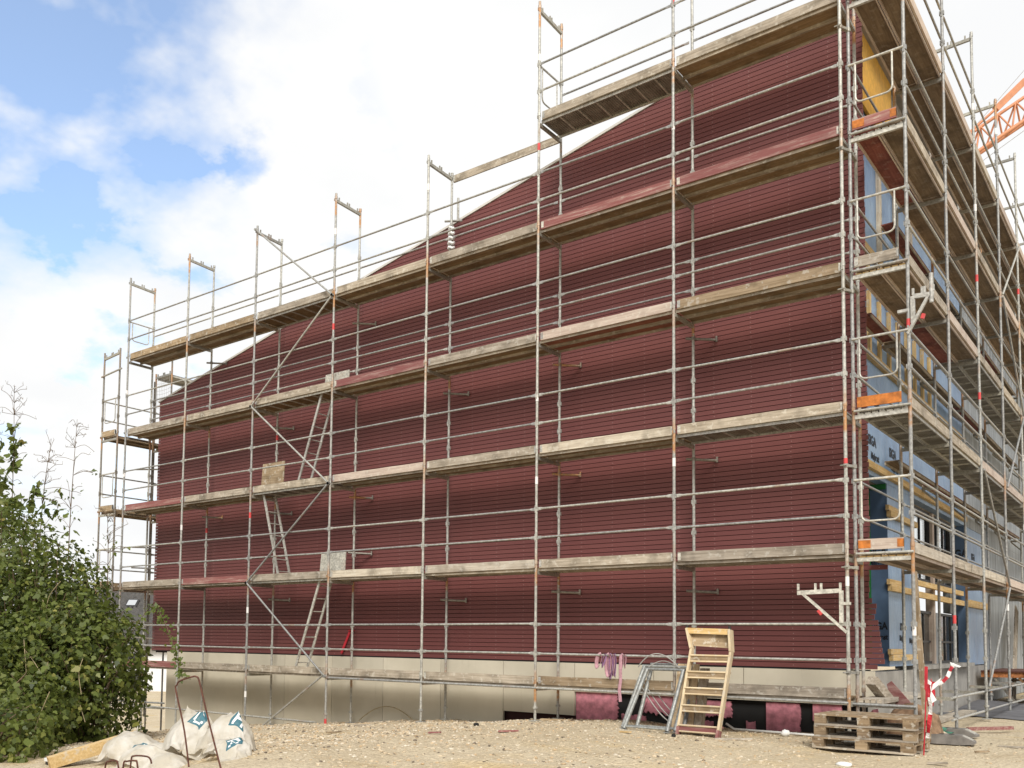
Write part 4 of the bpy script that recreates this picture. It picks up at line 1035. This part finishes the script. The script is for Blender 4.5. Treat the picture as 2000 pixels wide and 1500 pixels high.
# scraps and stones on the ground
def scrap(x, y, ln, ang, mat, label):
    z0 = gz(x,y)+.015; mb = MB(); mb.obox((x-ln/2*math.cos(ang), y-ln/2*math.sin(ang), z0), (x+ln/2*math.cos(ang), y+ln/2*math.sin(ang), z0+.012), .05, .02)
    solo('wood_scrap', mb, M[mat], label, 'wood scrap', (x,y,z0))
scrap(-3.2,-.9,.42,.3,'grey_x','dark flat stick lying on the gravel crest in front of the beige plinth')
scrap(.35,.1,.55,.1,'brown_x','thin brown board lying at the foot of the pink foam board')
scrap(1.0,-2.2,.30,.6,'red_x','short reddish splinter of wood on the ochre sand')
scrap(2.2,-.9,.22,-.3,'timber_x','orange wood chip lying in front of the grey trestles')
scrap(3.9,-1.0,.5,.5,'pale_x','pale splintered lath on the sand right of the step unit')
solo('stone', blob((5.83,-2.7,gz(5.83,-2.7)+.01), (.085,.06,.03), 3, .2, 16, 8), M['white'], 'flat white stone at the bottom edge in front of the pallets', 'stone', (5.83,-2.7,-.62))
solo('stone', blob((3.0,-.95,gz(3,-.95)+.02), (.032,.03,.03), 6, .35, 14, 8), M['black'], 'black lump on the sand in front of the wooden step unit', 'stone', (3.0,-.95,-.62))
solo('stone', blob((-.35,-1.2,gz(-.35,-1.2)+.02), (.05,.035,.03), 9, .4, 14, 8), M['black'], 'dark lump on the gravel in front of the second last plinth board', 'stone', (-.35,-1.2,-.66))
scrap(5.0,.75,.55,.9,'grey_x','grey weathered lath lying in the shade behind the pallet stack')
scrap(6.75,-.1,.16,.4,'brown_x','tiny brown chip on the sand right of the pallets')
scrap(6.95,.9,.34,-.2,'pale_x','pale splinter on the sand right of the fence base blocks')
scrap(6.6,-1.9,.2,.2,'grey_x','small grey stick on the sand in front of the red stake')
scrap(7.05,2.3,.3,.1,'red_x','reddish lath on the sand near the fleece sheet')
scrap(-1.9,-2.9,.24,1.1,'brown_x','brown twig lying on the gravel right of the plastic bags')
scrap(.6,-3.4,.18,.3,'red_x','red brown chip at the bottom of the gravel slope')
# ------------------------------------------------------------------ plastic bags, rebar, beam at lower left
def m_bag():
    n = N('milky_plastic'); p = n.pos(); f = n.noise(p, 4, 4)
    c = n.mix(n.ramp(f, .4, .65), (.66,.61,.51), (.80,.77,.71)); n.bump(n.noise(p, 9, 5, .65), .6, .03)
    n.done(c, .36, 0, .35)
    tr = n.n('ShaderNodeBsdfTranslucent'); n.l(c, tr.inputs[0]); mx = n.n('ShaderNodeMixShader'); mx.inputs[0].default_value = .38
    n.l(n.b.outputs[0], mx.inputs[1]); n.l(tr.outputs[0], mx.inputs[2]); n.l(mx.outputs[0], n.out.inputs[0]); return n.mat
M['bag'] = m_bag(); M['print'] = m_plain('teal_print', (.045,.135,.17), .4, 0, .25, 12)
GLY = {'R':["11110","10001","10001","11110","10100","10010","10001"], 'H':["10001","10001","10001","11111","10001","10001","10001"], 'T':["11111","00100","00100","00100","00100","00100","00100"],
       'C':["01110","10001","10000","10000","10000","10001","01110"], 'U':["10001","10001","10001","10001","10001","10001","01110"]}
def bag(k, c, rz, sc, prints, label):
    q = DRAPE[k]
    t = thing('plastic_bag', label, 'plastic bag', c, 'milky plastic bags in the heap'); mb = MB(); ca, sa = math.cos(rz), math.sin(rz)
    for x, y, z in q: mb.v.append((c[0]+sc*(x*ca-y*sa), c[1]+sc*(x*sa+y*ca), c[2]+sc*z))
    for j in range(NY):
        for i in range(NX):
            m_ = 0
            for pi, pj, ch, fl in prints:
                a_, b_ = i-pi, j-pj
                if 0 <= a_ < 7 and 0 <= b_ < 9:
                    rx, ry = a_-1, b_-1; g = GLY[ch]
                    m_ = 2 if (0 <= rx < 5 and 0 <= ry < 7 and g[6-ry][rx] == '1') else 1
            mb.f.append((j*(NX+1)+i, j*(NX+1)+i+1, (j+1)*(NX+1)+i+1, (j+1)*(NX+1)+i)); mb.m.append(m_); mb.s.append(True)
    o_ = part('film', mb, [M['bag'], M['print'], M['white']], t); md = o_.modifiers.new('smooth', 'SUBSURF'); md.levels = 1; md.render_levels = 1
    return t
def at_(x, y): return (x, y, gz(x,y)-.01)
bag(0, at_(-1.78,-6.45), .2, 1.05, [(25,4,'T',0)], 'left white plastic bag of the heap, lying lowest beside the timber beam')
bag(1, at_(-1.12,-6.15), .1, 1.0, [(22,12,'C',0)], 'tallest milky plastic bag in the middle of the heap')
bag(2, at_(-.50,-6.05), 0, 1.0, [(23,12,'H',0)], 'plastic bag with torn teal print under the rebar hook')
bag(3, at_(-.95,-6.78), .15, 1.0, [], 'beige front plastic bag slumped over the small rebar hooks')
bag(4, at_(.10,-6.55), -.1, 1.0, [(18,7,'R',0)], 'right plastic bag of the heap marked with a large letter R')
def hook(pts, r, label):
    mb = MB(); mb.path(curve_pts(pts, 5), r, 8); x, y = pts[0][0], pts[0][1]
    solo('rebar_hook', mb, M['rebar'], label, 'rebar', (x, y, gz(x,y)), 'rusty bent reinforcing bars')
hook([(.30,-7.15,-.98), (.14,-7.15,-.34), (-.04,-7.15,.10), (-.03,-7.15,.17), (.03,-7.15,.22), (.24,-7.15,.27), (.32,-7.15,.275), (.38,-7.15,.22), (.53,-7.15,-.12), (.88,-7.15,-.86)], .0095, 'tall rusty rebar hoop standing over the plastic bags')
hook([(-1.03,-7.4,-1.05), (-.995,-7.4,-.77), (-.91,-7.4,-.725), (-.81,-7.4,-.71), (-.745,-7.4,-.74), (-.66,-7.4,-1.0)], .010, 'leftmost small rusty rebar hook, nearest the timber beam')
hook([(-.615,-7.42,-1.05), (-.60,-7.42,-.73), (-.53,-7.42,-.69), (-.38,-7.42,-.67), (-.33,-7.42,-.70), (-.27,-7.42,-.98)], .010, 'middle small rusty rebar hook in front of the beige bag')
hook([(-.66,-7.3,-1.0), (-.64,-7.3,-.70), (-.58,-7.3,-.645), (-.35,-7.3,-.63), (-.27,-7.3,-.65), (-.24,-7.3,-.70)], .010, 'small rusty rebar hook standing highest of the front three')
mb = MB(); mb.obox((-2.55,-7.25,gz(-2.55,-7.25)+.06), (-2.20,-6.25,-.62), .16, .15); solo('timber_beam', mb, M['timber_x'], 'fresh squared timber beam propped on the bags beside the bush', 'beam', (-3,-6.4,-1))
BK = thing('bucket', 'white lidded bucket half hidden behind the fresh timber beam', 'bucket', (-2.75,-7.0,gz(-2.75,-7)))
zb = gz(-2.75,-7.0)-.08
mb = MB(); mb.tube((-2.75,-7.0,zb-.15), (-2.75,-7.0,zb+.12), .15, 20, 0, True, .17); part('pail', mb, M['frame_dark'], BK)
mb = MB(); mb.tube((-2.75,-7.0,zb+.121), (-2.75,-7.0,zb+.15), .185, 24); part('lid', mb, M['white'], BK)

# ------------------------------------------------------------------ bushes and weeds
def m_leaf(name, c0, c1, c2):
    n = N(name); a = n.n('ShaderNodeAttribute', attribute_name='tint'); s = n.n('ShaderNodeSeparateColor'); n.l(a.outputs['Color'], s.inputs[0])
    c = n.mix(n.ramp(s.outputs[0], 0, .6), c0, c1); c = n.mix(n.ramp(s.outputs[0], .72, 1.0), c, c2)
    n.done(c, .45, 0, .4)
    tr = n.n('ShaderNodeBsdfTranslucent'); n.l(c, tr.inputs[0]); mx = n.n('ShaderNodeMixShader'); mx.inputs[0].default_value = .38
    n.l(n.b.outputs[0], mx.inputs[1]); n.l(tr.outputs[0], mx.inputs[2]); n.l(mx.outputs[0], n.out.inputs[0]); return n.mat
M['leaf'] = m_leaf('green_leaf', (.034,.055,.012), (.150,.185,.036), (.36,.34,.09))
M['leaf2'] = m_leaf('yellow_green_leaf', (.07,.10,.02), (.15,.19,.04), (.32,.28,.08))
LEAF = np.array([(0,0,0),(.32,.16,.05),(.50,.48,.02),(.30,.55,.06),(.18,.98,-.04),(0,1.12,-.06),(-.18,.98,-.04),(-.30,.55,.06),(-.50,.48,.02),(-.32,.16,.05)], float)
def leaves(name, P, Nrm, size, parent, mat, seed):
    r = np.random.default_rng(seed); n = len(P)
    nr = Nrm + r.normal(0, .75, (n,3)); nr[:,2] += .35; nr /= np.linalg.norm(nr, axis=1)[:,None]
    a = r.normal(0, 1, (n,3)); a[:,2] -= .8; a -= (a*nr).sum(1)[:,None]*nr; a /= np.linalg.norm(a, axis=1)[:,None]
    b = np.cross(nr, a); s = size*(.5+r.random(n)*.9)
    V = P[:,None,:] + s[:,None,None]*(LEAF[None,:,0,None]*b[:,None,:] + LEAF[None,:,1,None]*a[:,None,:] + LEAF[None,:,2,None]*nr[:,None,:])
    k = len(LEAF); V = V.reshape(-1,3) - np.array(root(parent).location)
    me = bpy.data.meshes.new(name); me.vertices.add(n*k); me.vertices.foreach_set('co', V.ravel())
    me.loops.add(n*k); me.loops.foreach_set('vertex_index', np.arange(n*k)); me.polygons.add(n)
    me.polygons.foreach_set('loop_start', np.arange(n)*k); me.polygons.foreach_set('loop_total', np.full(n, k)); me.update()
    at = me.color_attributes.new('tint', 'FLOAT_COLOR', 'POINT'); t = np.clip(r.beta(2,2.6,n)+.25*np.array([noise.noise(Vector(p)*1.7) for p in P]), 0, 1)
    colr = np.ones((n*k,4)); colr[:,0] = np.repeat(t, k); at.data.foreach_set('color', colr.ravel())
    me.materials.append(M[mat]); o_ = bpy.data.objects.new(name, me); COL.objects.link(o_); o_.parent = parent; return o_
def shell(ells, n, seed, clump=.5):
    r = np.random.default_rng(seed); pts = []; nrm = []
    w = np.array([e[1][0]*e[1][2] for e in ells]); w = w/w.sum()
    while len(pts) < n:
        e = ells[r.choice(len(ells), p=w)]; d = r.normal(0,1,3); d /= np.linalg.norm(d)
        nz = noise.noise(Vector(d*2.1)+Vector((seed,0,0)))*.22 + noise.noise(Vector(d*5.3)+Vector((0,seed,0)))*.13
        rad = (1+nz)*(1-.42*r.random()**1.8)
        p = np.array(e[0])+d*np.array(e[1])*rad
        if p[2] < gz(p[0],p[1])-.05: continue
        if noise.noise(Vector(p)*2.6+Vector((seed,2,5))) < -.30 and r.random() < .8: continue
        pts.append(p); nrm.append(d)
    return np.array(pts), np.array(nrm)
def bush(label, ells, n, seed, size, mat='leaf', stems=60, loc=None):
    c = ells[0][0]; t = thing('bush', label, 'bush', (c[0], c[1], gz(c[0],c[1])), 'bushes at the left edge')
    P, Nn = shell(ells, n, seed); leaves('foliage', P, Nn, size, t, mat, seed)
    P2, N2 = shell([(e[0], tuple(v*1.03 for v in e[1])) for e in ells], n//14, seed+50); leaves('young_foliage', P2, N2, size*1.35, t, 'leaf2', seed+50)
    r = random.Random(seed); mb = MB()
    for k in range(stems):
        e = r.choice(ells); b0 = Vector((e[0][0]+r.uniform(-.4,.4)*e[1][0], e[0][1]+r.uniform(-.4,.4)*e[1][1], 0)); b0.z = gz(b0.x,b0.y)
        d = Vector((r.gauss(0,1), r.gauss(0,1)-.3, abs(r.gauss(0,1))+.2)).normalized()
        tip = Vector(e[0])+Vector((d.x*e[1][0], d.y*e[1][1], d.z*e[1][2]))*r.uniform(.8,1.1)
        mid = (b0+tip)*.5+Vector((r.uniform(-.3,.3), r.uniform(-.3,.3), r.uniform(0,.4)))
        mb.path(curve_pts([b0, mid, tip], 4), [.014-.001*i for i in range(9)], 5)
    part('stems', mb, M['twig'], t)
    mb = MB()
    for k in range(30):      # dry pale stalks at the outside
        e = r.choice(ells); a = r.uniform(-2.6,-.2); b0 = Vector((e[0][0]+math.cos(a)*e[1][0]*1.02, e[0][1]+math.sin(a)*e[1][1]*1.02, e[0][2]+r.uniform(-.6,.3)*e[1][2]))
        q = b0+Vector((r.uniform(-.7,.5), r.uniform(-.2,.1), r.uniform(.4,1.0)*(1 if r.random() < .6 else -.7)))
        mb.path(curve_pts([b0, (b0+q)*.5+Vector((r.uniform(-.1,.1),-.05,.06)), q], 4), .0065, 5)
    part('dry_stalks', mb, M['stem'], t)
bush('rounded dark green bush nearest the scaffold corner', [((-6.65,-4.6,-.05),(1.25,1.2,1.45)), ((-7.2,-5.3,-.2),(1.45,1.1,1.3))], 13000, 11, .080)
bush('tall green bush rising behind the rounded one', [((-8.5,-4.5,.6),(1.5,1.3,2.05)), ((-7.7,-4.3,.55),(1.1,1.1,1.6))], 12000, 12, .078)
bush('tallest bush at the left edge with yellow green top', [((-10.0,-4.6,1.2),(1.4,1.4,2.3)), ((-11.2,-4.4,1.5),(1.5,1.4,2.5))], 10000, 13, .08, 'leaf2')
bush('low tangled bush in front at the lower left corner', [((-6.0,-6.2,-.65),(1.35,.85,.85)), ((-7.2,-6.4,-.3),(1.5,.9,1.2)), ((-8.4,-6.2,.2),(1.3,1.0,1.5)), ((-4.6,-7.0,-.85),(1.1,.75,.7))], 14500, 14, .075)
V_ = thing('vine', 'single leafy shoot hanging from the bush in front of the tiled roof', 'vine', (-5.8,-4.0,gz(-5.8,-4)))
vp = curve_pts([(-6.0,-4.1,.55), (-5.55,-3.9,1.22), (-5.25,-3.85,1.05), (-5.0,-3.8,.62), (-4.8,-3.8,.25), (-4.68,-3.8,.02)], 6)
mb = MB(); mb.path(vp, .006, 5); part('stems', mb, M['twig'], V_)
vr = random.Random(4); VP = np.array([tuple(p+Vector((vr.gauss(0,.05), vr.gauss(0,.04), vr.gauss(0,.05)))) for p in vp for _ in range(7)])
leaves('leaves', VP, np.tile((.3,-1,.4), (len(VP),1)), .06, V_, 'leaf2', 15)
def weed(x, y, z0, h, seed, label, leaf=.07):
    r = random.Random(seed); t = thing('tall_weed', label, 'weed', (x,y,gz(x,y)), 'tall weeds above the bushes')
    top_ = Vector((x+r.uniform(-.15,.25), y, z0+h)); mb = MB(); main = curve_pts([(x,y,gz(x,y)), (x+r.uniform(-.1,.1), y, z0+h*.4), top_], 8)
    mb.path(main, [.016-.0008*i for i in range(len(main))], 5); P = []
    for k in range(46 if leaf < .1 else 64):
        f = r.uniform(.30, 1.0); p = main[min(int(f*(len(main)-1)), len(main)-1)]
        d = Vector((r.gauss(0,1), r.gauss(0,.6), r.uniform(-.3,.7))).normalized(); q = p+d*r.uniform(.15,.75)*(1.25-f*.75)
        pts = curve_pts([p, (p+q)*.5+Vector((0,0,r.uniform(.0,.10))), q], 3); mb.path(pts, .0045, 4)
        if f < .72:
            for j in range(r.randint(1, 4 if leaf < .1 else 9)): P.append(q+Vector((r.uniform(-.06,.06), r.uniform(-.05,.05), r.uniform(-.06,.06))))
        else:
            for j in range(2):
                q2 = q+Vector((r.uniform(-.1,.1), 0, r.uniform(-.02,.1))); mb.path([q, q2], .003, 4)
    part('stems', mb, M['twig'], t)
    Pn = np.array([tuple(p) for p in P]); leaves('leaves', Pn, np.tile((0,-1,.4), (len(Pn),1)), leaf, t, 'leaf2', seed)
weed(-11.2,-3.7,1.8,4.4,21,'tallest weed with leafy lower shoots at the left edge', .16)
weed(-10.4,-3.4,1.6,3.3,22,'weed with bare branching top, right of the tallest one', .14)
weed(-9.0,-3.6,1.4,3.7,23,'thin dry weed standing alone nearest the scaffold', .06)
weed(-12.0,-3.8,2.2,3.4,24,'leafy weed at the very left border of the picture', .19)
weed(-7.7,-3.5,1.0,2.1,25,'small dark leafed shoot rising above the rounded bush', .06)

# ------------------------------------------------------------------ house beyond and the crane
rv = Vector((.784,.621,0)).normalized(); fv = Vector((-.621,.784,0)); CC = Vector((8.86,-13.35,0))
def hp(s, d, z0): return CC + rv*(s*1.9) + fv*(d*1.9) + Vector((0,0,.7+(z0-.7)*1.9))
H = thing('house', 'white house with grey tiled roof and skylight, seen beyond the bush', 'house', hp(-18, 46, -4))
s0, s1 = -21.5, -11.5
rd, rz0 = 48.5, 3.15; ed, ez = 44.5, .15
mb = MB(); mb.prism([hp(s0+.3,44.9,-6), hp(s1-.3,44.9,-6), hp(s1-.3,44.9,.25), hp(s0+.3,44.9,.25)], (0,0,0), fv*7); part('wall', mb, M['house'], H)
mb = MB(); mb.prism([hp(s0,ed,ez), hp(s1,ed,ez), hp(s1,rd,rz0), hp(s0,rd,rz0)], (0,0,0), (0,0,.10)); mb.prism([hp(s0,rd,rz0), hp(s1,rd,rz0), hp(s1,52.5,ez), hp(s0,52.5,ez)], (0,0,0), (0,0,.10))
nrow = 21; ncol = 46
for i in range(nrow):       # real lapped tile courses
    t0 = i/nrow; d0 = ed+(rd-ed)*t0; z0 = ez+(rz0-ez)*t0+.105
    for j in range(ncol):
        a = s0+(s1-s0)*j/ncol; w = (s1-s0)/ncol
        q = (rd-ed)/nrow*1.1; zq = (rz0-ez)/nrow*1.1
        mb.add([hp(a,d0,z0+.01), hp(a+w*.5,d0,z0+.13), hp(a+w,d0,z0+.01), hp(a+w,d0+q,z0+zq-.035), hp(a+w*.5,d0+q,z0+zq), hp(a,d0+q,z0+zq-.035), hp(a,d0,z0-.09), hp(a+w,d0,z0-.09)],
               [(0,1,4,5), (1,2,3,4), (6,7,2,1,0)])
rf = part('roof', mb, M['tile'], H)
def roofp(s, t, up): return hp(s, ed+(rd-ed)*t-.6*up, ez+(rz0-ez)*t+.8*up+.12)
mb = MB(); mb.prism([roofp(-16.9,.64,.06), roofp(-16.3,.64,.06), roofp(-16.3,.76,.06), roofp(-16.9,.76,.06)], (0,0,0), (0,.02,.06)); sk = part('skylight', mb, M['frame_dark'], rf)
mb = MB(); mb.prism([roofp(-16.82,.655,.10), roofp(-16.38,.655,.10), roofp(-16.38,.745,.10), roofp(-16.82,.745,.10)], (0,0,0), (0,0,.02)); part('pane', mb, M['glass'], sk)
mb = MB(); mb.prism([hp(-16.9,44.85,-2.55), hp(-15.0,44.85,-2.55), hp(-15.0,44.85,-.85), hp(-16.9,44.85,-.85)], (0,0,0), fv*-.06); w_ = part('window', mb, M['white'], H)
mb = MB(); mb.prism([hp(-16.8,44.78,-2.45), hp(-15.1,44.78,-2.45), hp(-15.1,44.78,-.95), hp(-16.8,44.78,-.95)], (0,0,0), fv*-.02); part('pane', mb, M['glass_dark'], w_)
mb = MB(); mb.prism([hp(-16.7,44.85,-.45), hp(-15.0,44.85,-.45), hp(-15.0,44.85,-.02), hp(-16.7,44.85,-.02)], (0,0,0), fv*-.06); w_ = part('window', mb, M['white'], H)
mb = MB(); mb.prism([hp(-16.6,44.78,-.38), hp(-15.1,44.78,-.38), hp(-15.1,44.78,-.09), hp(-16.6,44.78,-.09)], (0,0,0), fv*-.02); part('pane', mb, M['glass_dark'], w_)

K = thing('tower_crane', 'orange lattice boom of a tower crane against the sky at upper right', 'crane', (20, 50, -.6))
a0 = Vector((.4,35.7,23.7)); jd = Vector((1.89,1.37,1.60)).normalized()      # lower chord direction
def jp(t, side, up): return a0 + jd*t + Vector((.55,-.75,0))*side + Vector((0,0,1))*up
mb = MB(); n_ = 26; st = 1.05
L_ = n_*st
for sd in (-.45, .45): mb.tube(jp(0,sd,.15), jp(L_,sd,.15), .09, 8)
mb.tube(jp(.9,0,1.35), jp(L_,0,1.55), .08, 8); mb.tube(jp(0,0,.2), jp(.9,0,1.35), .07, 6)
for k in range(n_):
    for sd in (-.45, .45):
        mb.tube(jp(k*st,sd,.15), jp(k*st+st*.5,0,1.42), .045, 6); mb.tube(jp(k*st+st*.5,0,1.42), jp(k*st+st,sd,.15), .045, 6)
    mb.tube(jp(k*st,-.45,.15), jp(k*st+st,.45,.15), .035, 6)
part('jib', mb, M['crane'], K)
mb = MB(); mb.tube(jp(1.0,0,1.45), jp(2.6,0,1.75), .07, 6); mb.tube(jp(2.6,0,1.75), jp(16,0,5.0), .06, 6); mb.obox(jp(2.5,0,1.72), jp(4.2,0,2.15), .25, .3); part('stay_rod', mb, M['crane'], K)
mb = MB(); mb.tube(jp(1.5,0,-.4), jp(12,0,.1), .012, 4); mb.tube(jp(1.0,0,1.45), jp(9,0,4.6), .012, 4); part('hoist_rope', mb, M['cable'], K)
mb = MB(); bx = jp(16,0,0)
for dx_ in (-.7,.7):
    for dy_ in (-.7,.7): mb.tube((bx.x+dx_, bx.y+dy_, -.6), (bx.x+dx_, bx.y+dy_, bx.z+7.5), .10, 8)
zc = -.6
while zc < bx.z+6.5:
    for (ax_, ay_), (bx_, by_) in (((-.7,-.7),(.7,-.7)), ((.7,-.7),(.7,.7)), ((.7,.7),(-.7,.7)), ((-.7,.7),(-.7,-.7))):
        mb.tube((bx.x+ax_, bx.y+ay_, zc), (bx.x+bx_, bx.y+by_, zc+1.4), .05, 6)
    zc += 1.4
part('mast', mb, M['crane'], K)
